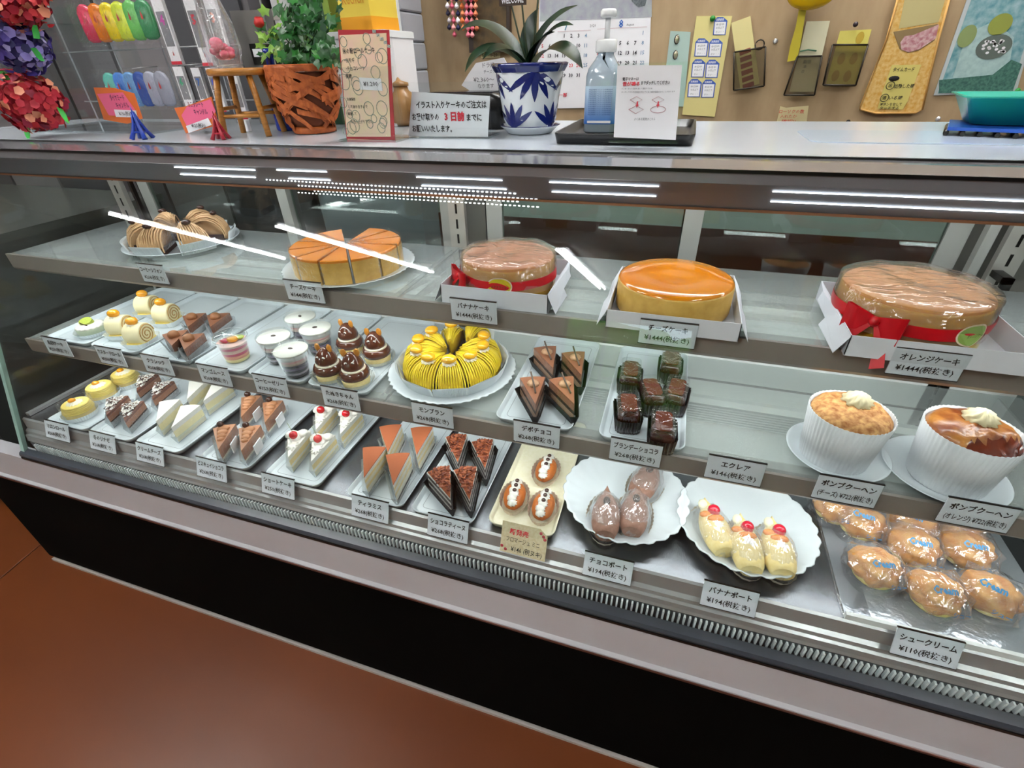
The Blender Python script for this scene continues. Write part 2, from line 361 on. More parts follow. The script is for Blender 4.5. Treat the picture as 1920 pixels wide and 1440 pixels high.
# lamp housing under the top, glowing streaks and dots on its face imitate reflections
part(MB().loft([[(x, y, z) for y, z in ((.70, 1.168), (.735, 1.128), (.775, 1.128), (.775, 1.166))] for x in (XL+.002, XR-.002)], sm=False), 'lamp_housing', housing)
part(MB().box(XL, XR, .733, .775, 1.1245, 1.1278), 'housing_edge', mat('housing_edge', '#b07a5c', .3, .4))
streak_m = mat('reflection_streak', (1, 1, 1.), .5, emit=7)  # thin glowing bars stand in for lamp reflections on the housing
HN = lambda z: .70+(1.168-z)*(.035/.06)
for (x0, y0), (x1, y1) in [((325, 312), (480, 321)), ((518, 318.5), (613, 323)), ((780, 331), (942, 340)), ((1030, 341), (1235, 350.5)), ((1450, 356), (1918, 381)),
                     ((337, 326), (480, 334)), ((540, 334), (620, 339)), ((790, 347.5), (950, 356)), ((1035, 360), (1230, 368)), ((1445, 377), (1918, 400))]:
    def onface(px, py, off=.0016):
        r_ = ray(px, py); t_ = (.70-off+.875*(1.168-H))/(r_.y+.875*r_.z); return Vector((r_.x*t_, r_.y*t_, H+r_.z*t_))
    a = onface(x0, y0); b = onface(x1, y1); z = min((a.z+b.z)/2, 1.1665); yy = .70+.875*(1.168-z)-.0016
    part(MB().tube([(a.x, yy, z), ((a.x+b.x)/2, yy, z), (min(b.x, XR-.01), yy, z)], .0007, 6), 'reflection_streak', streak_m)
part(MB().tube([(XL+.05, .83, 1.14), (-.4, .83, 1.14), (XR-.05, .83, 1.14)], .008, 10), 'case_lamp', mat('case_lamp', (1, 1, 1.), .5, emit=LED_E*.55))
dm = mat('reflection_dot', (1, 1, 1), .5, emit=DOT_E); db = MB()  # rows of glowing specks imitate a dotted reflection
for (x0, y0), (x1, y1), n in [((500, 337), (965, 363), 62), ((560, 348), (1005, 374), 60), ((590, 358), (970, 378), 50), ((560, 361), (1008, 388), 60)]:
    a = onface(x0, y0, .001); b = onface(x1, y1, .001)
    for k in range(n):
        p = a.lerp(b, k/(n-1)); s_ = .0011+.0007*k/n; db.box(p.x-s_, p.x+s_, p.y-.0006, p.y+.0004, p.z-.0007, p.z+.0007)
stuff(part(db, 'reflection_dot', dm))
# shelves
def shelf(y0, y1, z, joint, label, drop):
    r = thing('glass_shelf', label, 'shelf', ((XL+XR)/2, y0, z))
    x0, x1 = XL+.012-(XL+XR)/2, XR-.012-(XL+XR)/2; j = joint-(XL+XR)/2
    MB().box(x0, j-.0012, .006, y1-y0, -.006, 0).build('glass_panel', [glass_sh], r)
    MB().box(j+.0012, x1, .006, y1-y0, -.006, 0).build('glass_panel', [glass_sh], r)
    m = MB(); pr = [(0, .0015), (.006, .0015), (.006, -.006), (.022, -.006), (.022, -drop), (.004, -drop), (0, -drop+.006)]
    m.loft([[(x0, y, q) for y, q in pr], [(x1, y, q) for y, q in pr]], sm=False); m.build('front_rail', railm, r)
    MB().tube([(x0+.02, .03, -drop+.006), (0, .03, -drop+.006), (x1-.02, .03, -drop+.006)], .005, 8).build('lamp_tube', mat('shelf_led', (1, 1, 1.), .5, emit=LED_E), r)
    MB().box(x0+.01, x1-.01, .022, .042, -drop+.012, -.007).build('lamp_channel', alum, r)
    for x in (x0+.03, j-.02, j+.02, x1-.03):
        m = MB(); m.loft([[(x-.002, y, q) for y, q in ((.03, -.007), (y1-y0-.0, -.007), (y1-y0, -.05), (.06, -.018))], [(x+.002, y, q) for y, q in ((.03, -.007), (y1-y0, -.007), (y1-y0, -.05), (.06, -.018))]], sm=False); m.build('bracket', steel, r)
    return r
shelf(.68, .972, .962, -.44, 'upper glass shelf holding the whole cakes, with a grey metal front rail', .036)
shelf(.62, .955, .773, -.47, 'middle glass shelf under the whole cakes, with a grey metal front rail', .036)
# back : louvred panel, posts and sliding doors
part(MB().box(XL, XR, .975, .995, .597, .86), 'back_panel', panelw)
part(MB().box(XL, XR, .973, .976, .706, .710), 'panel_groove', black)
part(MB().box(XL, XR, .962, .976, .652, .668), 'panel_ledge', white)
for k in range(7):
    part(MB().box(XL+.02, XR-.02, .962, .974, .604+.0065*k, .6072+.0065*k), 'louvre', mat('louvre_metal', '#a8b4b4', .3, .3))
part(MB().box(XL+.02, XR-.02, .9745, .9752, .60, .652), 'louvre_backing', mat('louvre_gap', '#56625f', .5))
part(MB().box(XL, XR, .985, 1.03, .86, .885), 'door_sill', alum); part(MB().box(XL, XR, .985, 1.03, 1.10, 1.166), 'door_head', alum)
def door(x0, x1, y, wl, wr, nm='sliding_door'):
    r = ob(nm, None, case, (x0+.44, y-.75, 0)); w = x1-x0
    MB().box(0, wl, 0, .012, .884, 1.105).build('frame', alum, r); MB().box(w-wr, w, 0, .012, .884, 1.105).build('frame', alum, r)
    MB().box(wl, w-wr, .001, .011, .884, .9).build('frame', alum, r); MB().box(wl, w-wr, .004, .007, .9, 1.105).build('pane', glassd, r)
    MB().box(-.0015, .0005, -.001, .012, .884, 1.105).build('gasket', black, r)
door(-1.38, -.90, 1.0, .035, .028); door(-.93, -.46, 1.014, .028, .04); door(-.385, .055, 1.0, .036, .034); door(.02, .482, 1.014, .03, .034)
def post(x0, x1, y, m=alum):
    r = part(MB().box(x0, x1, y, y+.012, .60, 1.11), 'post', m)
    cx = (x0+x1)/2
    for k in range(14):
        z = .65+.032*k; part(MB().box(cx-.0022, cx+.0022, y-.0008, y+.0002, z, z+.02), 'slot', black)
post(-.462, -.425, .975, mat('post_metal', '#b4b0a8', .35, .4)); post(.515, .55, .975, mat('post_metal')); post(-1.45, -1.41, .975, mat('post_metal'))
part(MB().box(-.505, -.38, 1.03, 1.036, .60, 1.11), 'post_backing', mat('backing_grey', '#7c7a74', .4)); part(MB().box(.47, XR, 1.03, 1.036, .60, 1.11), 'post_backing', mat('backing_grey')); part(MB().box(-1.40, -1.392, .99, 1.0, .88, 1.105), 'mullion', black); part(MB().box(.49, .505, .985, 1.0, .88, 1.105), 'mullion', alum)
# bracket hook at the till end
part(MB().box(.517, .532, .935, .975, .985, .995).box(.517, .532, .935, .94, .975, .995), 'bracket_hook', black)

# ------------------------------------------------------------------ price tags
def price_tag(x, y, ztop, h, tilt, l1, l2, label, w=.08, yaw=0):
    r = thing('price_tag', label, 'price tag', (x, y, ztop), (-tilt, 0, yaw))
    MB().box(-w/2, w/2, 0, .0016, -h, -.0012).build('card', tagc, r)
    MB().box(-w/2-.0006, w/2+.0006, -.0006, .0022, -.0016, 0).build('edge', black, r); MB().box(-w/2-.0006, w/2+.0006, -.0006, .0022, -h-.001, -h).build('edge', black, r)
    MB().box(-w/2-.001, w/2+.001, -.0012, -.0008, -h, 0).box(w/2-.004, w/2+.001, -.0008, .005, -h, 0).box(-w/2, w/2, .001, .016, -h-.0012, -h).build('holder', plast, r)
    t = MB(); n = len(l1)
    text(t, l1, 0, -h*.32, h*.27, min(w*.86, n*h*.23), -.0006, .024); t.build('lettering', ink, r)
    t = MB(); text(t, l2, 0, -h*.72, h*.26, w*(.80 if len(l2) < 12 else .88), -.0006, .013); t.build('lettering', ink, r)
    return r
def ctr(x0, x1, y0, y1, y): a = aty(x0, y0, y); b = aty(x1, y1, y); return (a.x+b.x)/2
N_ = '(税抜き)'
UP = [(243, 298, 474, 481, 'コーヒーシフォン', '¥268'+N_, 'coffee chiffon plate', .067), (527, 601, 518, 528, 'チーズケーキ', '¥144'+N_, 'sliced cheesecake plate', .08), (843, 931, 560, 567, 'バナナケーキ', '¥1444'+N_, 'ribboned banana cake', .08),
      (1202, 1311, 598, 605, 'チーズケーキ', '¥1444'+N_, 'whole glazed cheesecake', .08), (1684, 1822, 650, 664, 'オレンジケーキ', '¥1444'+N_, 'ribboned orange cake', .08)]
for x0, x1, y0, y1, a, b, lb, w in UP:
    price_tag(ctr(x0, x1, y0, y1, .668), .668, .9835, .040, 0.0, a, b, 'white price tag on the upper shelf edge below the '+lb, w)
MID = [(70, 124, 629, 639, '感謝ケーキ', '¥250'+N_, 'kiwi topped cake'), (171, 226, 649, 656, 'カスタードロール', '¥250'+N_, 'custard rolls'), (260, 314, 664, 674, 'クラシック', '¥268'+N_, 'brown ganache wedges'), (364, 425, 681, 693, 'マンゴムース', '¥268'+N_, 'mango mousse cup'),
       (469, 534, 700, 713, 'コーヒーゼリー', '¥157'+N_, 'coffee jelly cups'), (600, 668, 723, 739, 'たぬきちゃん', '¥268'+N_, 'animal faced cakes'), (770, 846, 755, 765, 'モンブラン', '¥268'+N_, 'yellow chestnut cake'), (963, 1049, 790, 803, 'デポチョコ', '¥268'+N_, 'chocolate stick wedges'),
       (1147, 1242, 820, 842, 'ブランデーショコラ', '¥268'+N_, 'dark brandy loaf slices'), (1330, 1440, 852, 871, 'エクレア', '¥146'+N_, 'empty stretch of shelf'), (1542, 1660, 887, 908, 'ボンブクーヘン', '(チーズ) ¥722'+N_, 'pale cake cup'), (1785, 1915, 936, 956, 'ボンブクーヘン', '(オレンジ) ¥722'+N_, 'glossy brown cake cup')]
for x0, x1, y0, y1, a, b, lb in MID:
    price_tag(ctr(x0, x1, y0, y1, .61), .612, .799, .044, radians(4), a, b, 'white price tag on the middle shelf edge before the '+lb)
BOT = [(80, 125, 785, 794, 'マロンロール', '¥268'+N_, 'yellow round cakes'), (164, 214, 805, 818, '冬のリナゼ', '¥268'+N_, 'flaked chocolate wedges'), (253, 306, 831, 839, 'クリームチーズ', '¥268'+N_, 'white cheese wedges'), (368, 423, 857, 870, 'ビスキュイショコラ', '¥268'+N_, 'brown shell piped wedges'),
       (488, 552, 884, 900, 'ショートケーキ', '¥250'+N_, 'cherry topped shortcakes'), (660, 729, 929, 946, 'ティラミス', '¥268'+N_, 'cocoa topped tiramisu'), (803, 878, 960, 977, 'ショコラティーヌ', '¥268'+N_, 'shaved chocolate wedges'),
       (1098, 1189, 1032, 1052, 'チョコボート', '¥194'+N_, 'chocolate boats plate'), (1323, 1422, 1090, 1114, 'バナナボート', '¥194'+N_, 'banana boats plate'), (1689, 1814, 1171, 1200, 'シュークリーム', '¥110'+N_, 'wrapped cream puffs')]
for x0, x1, y0, y1, a, b, lb in BOT:
    price_tag(ctr(x0, x1, y0, y1, .527), .5275, .616, .045, radians(21), a, b, 'white price tag on the bottom deck lip before the '+lb)
# hand written note for the mini fromage
p = aty(984, 965, .535)
r = thing('handwritten_note', 'cream card handwritten in red and black, leaning on the pale yellow tray', 'price tag', (p.x, .535, .634), (-radians(24), 0, 0))
MB().prism([(-.04, -.058), (.042, -.058), (.042, -.012), (.028, 0), (-.04, 0)], 0, .001, 0, Matrix.Rotation(pi/2, 4, 'X')).build('card', mat('cream_card', '#d8cfae', .6, col2='#cdbf98', nscale=40), r)
t = MB(); text(t, '新発売', -.008, -.016, .012, .034, -.002, .02); t.build('lettering', redink, r)
t = MB(); text(t, 'フロマージュ ミニ', 0, -.031, .011, .06, -.002, .0); text(t, '¥146 (税ヌキ)', .008, -.048, .012, .056, -.002, .005); t.build('lettering', ink, r)
t = MB()
for q in ((-.037, -.047), (-.03, -.052), (.03, -.008), (.035, -.013), (.038, -.018)): t.ball((q[0], -.001, q[1]), .003, 6, 4, 0, None, (1, .3, 1))
t.build('flower_print', mat('pink_print', '#c04850', .6), r)

# ------------------------------------------------------------------ trays and plates
def make_tray(w, d, h, m, label, loc, inner=True, nm='serving_tray'):
    r = thing(nm, label, 'tray', loc)
    L = lambda ww, dd, rad, z: [(x, y, z) for x, y in rr(ww, dd, rad, 5)]
    MB().loft([L(w-.01, d-.01, .012, 0), L(w, d, .016, h-.001), L(w, d, .016, h), L(w-.004, d-.004, .015, h), L(w-.012, d-.012, .012, h*.4), L(w-.016, d-.016, .01, h*.35)], cap1=True).build('tray_body', m, r)
    if inner:
        a, b = w-.032, d-.034; z = h*.35+.0002
        g = MB(); o_ = L(a, b, .008, z); i_ = L(a-.0022, b-.0022, .007, z); g.loft([o_, i_], sm=False, cap0=False, cap1=False); g.build('groove', tray_l, r)
    return r
TZM = .7735; TZB = .599
mids = [(-1.385, -1.243, 'kiwi cake'), (-1.239, -1.092, 'custard rolls'), (-1.085, -.940, 'ganache wedges'), (-.932, -.796, 'mango cup'), (-.790, -.648, 'coffee jelly cups'), (-.643, -.503, 'animal faced cakes'), (-.248, -.108, 'chocolate stick wedges'), (-.066, .074, 'brandy loaf slices')]
for x0, x1, lb in mids:
    make_tray(x1-x0-.002, .316, .011, tray_m, 'pale grey rounded tray on the middle shelf under the '+lb, ((x0+x1)/2, .627+.158, TZM))
bots = [(-1.372, -1.235, 'yellow round cakes'), (-1.228, -1.095, 'flaked chocolate wedges'), (-1.083, -.950, 'white cheese wedges'), (-.898, -.766, 'shell piped wedges'), (-.724, -.592, 'cherry shortcakes'), (-.53, -.404, 'tiramisu'), (-.388, -.262, 'shaved chocolate wedges')]
for x0, x1, lb in bots:
    make_tray(x1-x0, .33, .011, tray_m, 'pale grey rounded tray on the bottom deck under the '+lb, ((x0+x1)/2, .528+.165, TZB))
make_tray(.124, .33, .013, cream_tray, 'cream coloured speckled tray under the small split buns', (-.177, .706, TZB), False)
def make_plate(name, R, h, nscal, amp, loc, label, m=plate_m, cat='plate', seg=96):
    r = thing(name, label, cat, loc)
    rf = (lambda a, rr_, z: rr_*(1+amp*abs(sin(nscal*a/2))*max(0, (rr_/R-.6)/.4))) if nscal else None
    MB().lathe([(R*.5, 0), (R*.6, .0), (R*.95, h*.85), (R, h), (R*.985, h+.001), (R*.93, h*.8), (R*.62, .004), (R*.3, .003), (.001, .003)], seg, 0, rf, cap0=True, cap1=True).build('plate_body', m, r)
    return r
make_plate('cake_plate', .122, .014, 0, 0, (-1.085, .838, .962), 'round white plate on the upper shelf under the coffee chiffon cakes')
make_plate('cake_plate', .126, .013, 44, .03, (-.602, .793, .962), 'round white scalloped plate on the upper shelf under the sliced cheesecake')
make_plate('cake_plate', .126, .014, 44, .04, (-.382, .757, .7735), 'round white scalloped plate on the middle shelf under the chestnut cake')
make_plate('cake_plate', .072, .012, 0, 0, (.298, .694, .7735), 'small plain white saucer under the pale cake cup on the middle shelf')
make_plate('cake_plate', .078, .012, 0, 0, (.436, .688, .7735), 'small plain white saucer under the glossy brown cake cup on the middle shelf')
make_plate('shell_dish', .112, .026, 26, .045, (-.008, .668, .5975), 'large white scalloped dish holding the wrapped chocolate boats')
make_plate('shell_dish', .112, .026, 26, .045, (.2, .664, .5975), 'large white scalloped dish holding the wrapped banana boats')

# ------------------------------------------------------------------ cake parts
def wedge_poly(L, ha, n=8, off=0.):
    p = [(0, -off*2.2)]
    for i in range(n+1):
        a = pi/2-ha+2*ha*i/n; p.append(((L+off)*cos(a)+(off if i == 0 else -off if i == n else 0), (L+off)*sin(a)))
    return p
def pleat(mb, poly, z0, z1, flare, n=70, amp=.0012, mi=0, closed=True):
    P = [Vector(p) for p in poly]; m = len(P); seg = [(P[i], P[(i+1) % m]) for i in range(m if closed else m-1)]
    tot = sum((b-a).length for a, b in seg); pts = []
    for a, b in seg:
        k = max(1, int(n*(b-a).length/tot)); nrm = Vector(((b-a).y, -(b-a).x)).normalized()
        for i in range(k): pts.append((a.lerp(b, i/k), nrm))
    lo = [(p.x+q.x*(amp if i % 2 else 0), p.y+q.y*(amp if i % 2 else 0), z0) for i, (p, q) in enumerate(pts)]
    hi = [(p.x+q.x*(flare+(amp*1.8 if i % 2 else 0)), p.y+q.y*(flare+(amp*1.8 if i % 2 else 0)), z1+(.0012 if i % 2 else 0)) for i, (p, q) in enumerate(pts)]
    mb.loft([lo, hi], mi, False, False, False)
def rosette(mb, c, R, h, mi=0, n=9, tw=1.6, M=None, amp=.16):
    prof = [(R*.9, 0), (R, h*.18), (R*.93, h*.4), (R*.72, h*.62), (R*.42, h*.84), (R*.12, h*1.0)]
    rf = lambda a, r, z: r*(1+amp*cos(n*(a+tw*(z)/h)))
    m2 = Matrix.Translation(Vector(c)); m2 = M @ m2 if M is not None else m2
    mb.lathe(prof, n*5, mi, rf, M=m2)
def layers(root, L, ha, specs, film_h=None, cup='foil', pleat_h=.020):
    """specs: (name, thickness, material)"""
    z = .0012
    po = wedge_poly(L, ha)
    for nm, th, m in specs:
        MB().prism(po, z, z+th, 0).build(nm, m, root); z += th
    if film_h:
        mb = MB(); q = wedge_poly(L, ha, 8, .0012); mb.loft([[(x, y, .002) for x, y in q], [(x, y, film_h) for x, y in q]], 0, False, False, False); mb.build('film_wrap', film, root)
    if cup:
        mb = MB(); q = wedge_poly(L, ha, 10, .0016); pleat(mb, q, 0, pleat_h, .0065, 120, .0013); mb.prism(wedge_poly(L, ha, 8, .001), 0, .0008); mb.build('foil_cup', foil if cup == 'foil' else black, root)
    return z
def place4(maker, spots, ztop_base, base_z, desc, cat, group, nm, sides):
    """spots: (tip px, back middle px) on the top face, order FL FR BL BR"""
    proto = None
    names = ['front', 'front', 'rear', 'rear']; where = [sides[0], sides[1], sides[0], sides[1]]
    for i, (tp, bk) in enumerate(spots):
        a = at(tp[0], tp[1], ztop_base); b = at(bk[0], bk[1], ztop_base); yaw = atan2(b.y-a.y, b.x-a.x)-pi/2
        yaw = max(-.75, min(.75, yaw))
        lb = f"{desc}, {'glass side' if i < 2 else 'rear'} pair, next to the {where[i]}"
        if proto is None:
            proto = thing(nm, lb, cat, (a.x, a.y, base_z), (0, 0, yaw), group); maker(proto)
        else: dup(proto, lb, (a.x, a.y, base_z), (0, 0, yaw))
BZ = TZB+.0045; MZ = TZM+.0045

# tiramisu
def tiramisu(r):
    z = layers(r, .088, radians(15.5), [('sponge', .008, m_chocd), ('cream', .012, m_cream), ('sponge', .007, m_sponge), ('cream', .009, m_cream), ('sponge', .006, m_sponge), ('cream', .008, m_white)], .052)
    MB().prism(wedge_poly(.088, radians(15.5)), z, z+.002).build('cocoa_top', m_cocoa, r)
place4(tiramisu, [((682, 895), (700, 844)), ((737, 909), (746, 850)), ((727, 847), (732, 798)), ((781, 852), (791, 799))], BZ+.053, BZ, 'tiramisu wedge with smooth cocoa top', 'cake', 'tiramisu wedges', 'tiramisu_wedge', ('shortcake tray', 'chocolate tray'))
# shaved chocolate
def shavings(mb, L, ha, z, n, size, mi=0, pal=1, seed=1):
    rnd = random.Random(seed)
    for k in range(n):
        t = sqrt(rnd.uniform(.02, 1)); a = pi/2+rnd.uniform(-ha, ha)*.92; x, y = L*t*cos(a), L*t*sin(a)*.985
        M = Matrix.Translation((x, y, z+rnd.uniform(0, .005))) @ Matrix.Rotation(rnd.uniform(0, 6.3), 4, 'Z') @ Matrix.Rotation(rnd.uniform(-1.2, 1.2), 4, 'X')
        s_ = size*rnd.uniform(.5, 1.2); mb.add([(-s_, -s_*.4, 0), (s_, -s_*.3, .0006), (s_*.8, s_*.4, .0016), (-s_*.7, s_*.35, .0012), (0, 0, .002)], [(0, 1, 4), (1, 2, 4), (2, 3, 4), (3, 0, 4), (3, 2, 1, 0)], mi if pal == 1 else rnd.randrange(pal), False, M)
def chocotine(r):
    z = layers(r, .086, radians(15.5), [('sponge', .009, m_chocd), ('cream', .006, m_white), ('sponge', .009, m_chocd), ('cream', .006, m_white), ('sponge', .008, m_chocd), ('cream', .005, m_white)], .046, 'black')
    MB().prism(wedge_poly(.084, radians(15)), z, z+.002).build('glaze', m_cocoa, r)
    mb = MB(); shavings(mb, .084, radians(15), z+.001, 170, .0052, 0, 3, 5); stuff(mb.build('chocolate_shavings', [mat('shaving_a', '#8c4426', .5), mat('shaving_b', '#6c2e1a', .5), mat('shaving_c', '#a65a34', .5)], r))
place4(chocotine, [((844, 932), (820, 872)), ((880, 935), (872, 875)), ((858, 865), (855, 813)), ((909, 876), (904, 822))], BZ+.048, BZ, 'wedge topped with chocolate shavings', 'cake', 'shaved chocolate wedges', 'chocolate_wedge', ('tiramisu tray', 'cream tray'))
# shortcake
def cherry(mbs, c, R): mbs.ball(c, R, 14, 9)
def shortcake(r):
    z = layers(r, .086, radians(16.5), [('sponge', .012, m_sponge), ('cream', .006, m_white), ('sponge', .012, m_sponge), ('cream', .010, m_white)], .043)
    mb = MB(); rosette(mb, (-.012, .072, z), .012, .012); rosette(mb, (.011, .073, z), .0115, .011); rosette(mb, (0, .057, z), .011, .009)
    mb.lathe([(.006, 0), (.011, .001), (.007, .003), (.001, .0035)], 36, 0, lambda a, q, zz: q*(1+.25*cos(9*a)), M=Matrix.Translation((0, .038, z)) @ Matrix.Diagonal((1, 1.5, 1, 1))); mb.build('whipped_cream', m_white, r)
    MB().ball((-.001, .056, z+.013), .0088, 16, 10).build('cherry', m_cherry, r)
    MB().tube([(-.001, .056, z+.021), (-.003, .058, z+.03), (-.008, .062, z+.042)], .0005, 6).build('cherry_stem', mat('cherry_stem', '#7a8a40', .5), r)
place4(shortcake, [((540, 858), (562, 806)), ((583, 866), (606, 818)), ((592, 806), (612, 760)), ((638, 814), (658, 770))], BZ+.041, BZ, 'shortcake wedge with a red cherry', 'cake', 'cherry shortcakes', 'shortcake', ('shell piped wedges', 'tiramisu tray'))
# biscuit chocolate
def biscuit(r):
    z = layers(r, .086, radians(15.5), [('sponge', .009, m_chocd), ('cream', .005, m_cream), ('mousse', .018, m_mousse), ('glaze', .008, mat('milk_choc', '#b07a58', .4))], .043)
    mb = MB()
    for y, s_ in ((.072, .0135), (.058, .0115), (.045, .0095), (.034, .0075)): mb.ball((0, y, z+.001), s_, 14, 8, 0, None, (1, .75, .55))
    mb.build('piped_shells', mat('piped_choc', '#b98058', .4), r)
    MB().ball((-.004, .077, z+.011), .0072, 14, 9).build('chocolate_ball', m_choc, r)
    m = MB(); m.box(.0135, .016, .02, .05, .012, .036, 0, Matrix.Rotation(-.25, 4, 'Z')); m.build('paper_strip', paper, r)
place4(biscuit, [((409, 843), (423, 790)), ((452, 846), (471, 793)), ((452, 782), (471, 744)), ((496, 793), (514, 747))], BZ+.041, BZ, 'wedge with piped brown shells and chocolate ball', 'cake', 'shell piped chocolate wedges', 'shell_wedge', ('white wedges', 'shortcake tray'))
# cream cheese wedge
def creamcheese(r):
    layers(r, .086, radians(15), [('sponge', .008, m_sponge), ('filling', .022, mat('pale_cheese', '#f2e6b4', .5)), ('cream_top', .012, m_white)], .044)
    MB().ball((0, .082, .02), .012, 8, 5, 0, None, (.8, .3, 1)).build('cream_back', m_white, r)
place4(creamcheese, [((293, 790), (318, 751)), ((321, 802), (360, 757)), ((351, 748), (370, 717)), ((381, 752), (406, 726))], BZ+.043, BZ, 'plain white cheese wedge', 'cake', 'white cheese wedges', 'cheese_wedge', ('flaked chocolate wedges', 'shell piped wedges'))
# flaked chocolate wedge
def flaked(r):
    z = layers(r, .08, radians(17), [('sponge', .016, m_chocd), ('mousse', .014, m_mousse), ('glaze', .006, mat('brown_glaze', '#7a4a38', .4))], .038)
    mb = MB(); shavings(mb, .078, radians(16), z, 120, .0045, 0, 3, 9); stuff(mb.build('sugared_flakes', [m_white, mat('flake_dark', '#3a201a', .5), mat('flake_white', '#e8e4e0', .6)], r))
place4(flaked, [((199, 778), (222, 740)), ((233, 789), (252, 745)), ((256, 733), (277, 704)), ((285, 748), (312, 710))], BZ+.038, BZ, 'brown wedge covered in sugared chocolate flakes', 'cake', 'flaked chocolate wedges', 'flaked_wedge', ('yellow round cakes', 'white wedges'))
# yellow round cakes
def marron(r):
    MB().lathe([(.028, .001), (.030, .006), (.0305, .018), (.030, .019)], 36, 0).build('sponge', m_sponge, r)
    mb = MB(); 
    for k in range(5): mb.lathe([(.030-.0004*k, .018+.004*k), (.0325-.001*k, .020+.004*k), (.030-.001*k, .0225+.004*k)], 36, 0)
    mb.build('piped_cream', m_yel, r)
    mb = MB(); rosette(mb, (0, 0, .036), .018, .006, 0, 14, .4); mb.build('cream_top', m_cream, r)
    MB().ball((-.006, .002, .043), .0085, 12, 8, 0, None, (1, .9, .7)).build('chestnut', m_orange, r)
    mb = MB(); c = [(cos(2*pi*i/40)*.031, sin(2*pi*i/40)*.031) for i in range(40)]; pleat(mb, c, 0, .014, .006, 90, .0012); mb.build('paper_cup', foilp, r)
    MB().lathe([(.0335, .004), (.0345, .045)], 40, 0, cap0=False, cap1=False).build('film_wrap', film, r)
p = None
for (px, py), lb in zip([(141, 757), (185, 724), (231, 700)], ['nearest the front glass', 'in the middle of the file', 'at the rear of the file']):
    q = at(px, py, BZ+.035); lab = 'round yellow cream cake topped with a chestnut, '+lb.replace('nearest', 'by')
    if p is None: p = thing('yellow_cake', lab, 'cake', (q.x, q.y, BZ), (0, 0, .3), 'round yellow cream cakes'); marron(p)
    else: dup(p, lab, (q.x, q.y, BZ))
# fromage mini buns
def fromage(r):
    MB().ball((0, 0, .013), 1, 24, 14, 0, None, (.0205, .034, .0145), .06, 40, 2).build('bun', mat('bun_crust', '#c8702c', .4, col2='#b05e22', nscale=30), r)
    mb = MB()
    for k in range(7):
        y_ = -.027+.009*k; rosette(mb, (.0012*(-1)**k, y_, .0115+.0145*sqrt(1-(y_/.036)**2)), .0085, .007, 0, 8, 1.2)
    mb.build('cream_piping', m_white, r)
    for y in (-.004, .009, .021): MB().ball((.001, y, .0325), .0042, 10, 7, 0, None, (1, 1.1, .6)).build('chocolate_bean', m_choc, r)
    mb = MB(); c = [(cos(2*pi*i/50)*.0235, sin(2*pi*i/50)*.037) for i in range(50)]; pleat(mb, c, 0, .012, .004, 80, .0008); mb.build('paper_cup', mat('printed_paper', '#e2d8c8', .6, col2='#b89880', nscale=200, contrast=.3), r)
p = None
for (px, py), lb in zip([(965, 925), (1019, 944), (1024, 876)], ['partly behind the handwritten card', 'beside the chocolate boat dish, front', 'alone at the rear of the tray']):
    q = at(px, py, BZ+.02); lab = 'small split bun with cream and three chocolate beans, '+lb
    if p is None: p = thing('cream_bun', lab, 'bun', (q.x, q.y, BZ+.001), (0, 0, .1), 'small split cream buns'); fromage(p)
    else: dup(p, lab, (q.x, q.y, BZ+.001), (0, 0, random.uniform(-.05, .15)))
# boats in cellophane
def boat(r, base, col):
    mb = MB(); L = []
    for k in range(13):
        t = k/12; y = -.046+.095*t; w = .023*sqrt(max(.02, 1-(2*abs(t-.42))**2.6*.92)) if t < .42 else .023*max(.05, 1-((t-.42)/.58)**1.8)
        L.append([(w*cos(a)*(1.0), y, .017+.016*sin(a)*(1-.5*abs(t-.4)) + (.004*t)) for a in [2*pi*i/16 for i in range(16)]])
    mb.loft(L); mb.build('crepe', base, r)
    return mb
def cello(r, sx=.028, sy=.05, h=.042, seed=0):
    mb = MB(); L = []
    for k in range(9):
        z = h*(k/8)**.8; f = sqrt(max(.0, 1-(k/8)**2.4)); ring = []
        for i in range(28):
            a = 2*pi*i/28; d = 1+.20*noise.noise(Vector((cos(a)*4+seed, sin(a)*4, k*.6)))
            ring.append((cos(a)*sx*(f*.94+.02)*d, sin(a)*sy*(f*.94+.02)*d, z))
        L.append(ring)
    mb.loft(L, cap0=False, sm=False); mb.build('cellophane', wrap, r)
    mb = MB(); c = [(cos(2*pi*i/40)*sx, sin(2*pi*i/40)*sy) for i in range(40)]; pleat(mb, c, .0, .007, .003, 70, .0008); mb.build('pleated_cup', mat('pale_cup', '#d8ccb8', .6), r)
m_crepe = mat('chocolate_crepe', '#9a7060', .55, col2='#86604e', nscale=25)
def chocboat(r):
    boat(r, m_crepe, None); MB().ball((.0, .012, .034), .006, 10, 7, 0, None, (1, 1.6, .7)).build('chocolate_piece', m_choc, r)
    MB().ball((0, -.034, .019), .003, 8, 5).build('baked_spot', mat('brown_spot', '#6a3a20', .5), r); cello(r)
p = None
SD = .5975+.005
for (px, py, ya), lb in zip([(1136, 962, .12), (1190, 957, .0), (1212, 900, -.25)], ['on the small bun tray side of the dish', 'in the middle of the dish', 'behind the other two, half hidden by a price tag']):
    q = at(px, py, SD+.02); lab = 'cellophane wrapped chocolate crepe boat, '+lb
    if p is None: p = thing('chocolate_boat', lab, 'cake', (q.x, q.y, SD), (0, 0, ya), 'wrapped chocolate boats'); chocboat(p); p.scale = (1.1, 1.1, 1.1)
    else: dup(p, lab, (q.x, q.y, SD), (0, 0, ya))
m_ban = mat('pale_crepe', '#ecd9a0', .5, col2='#e4cc88', nscale=25)
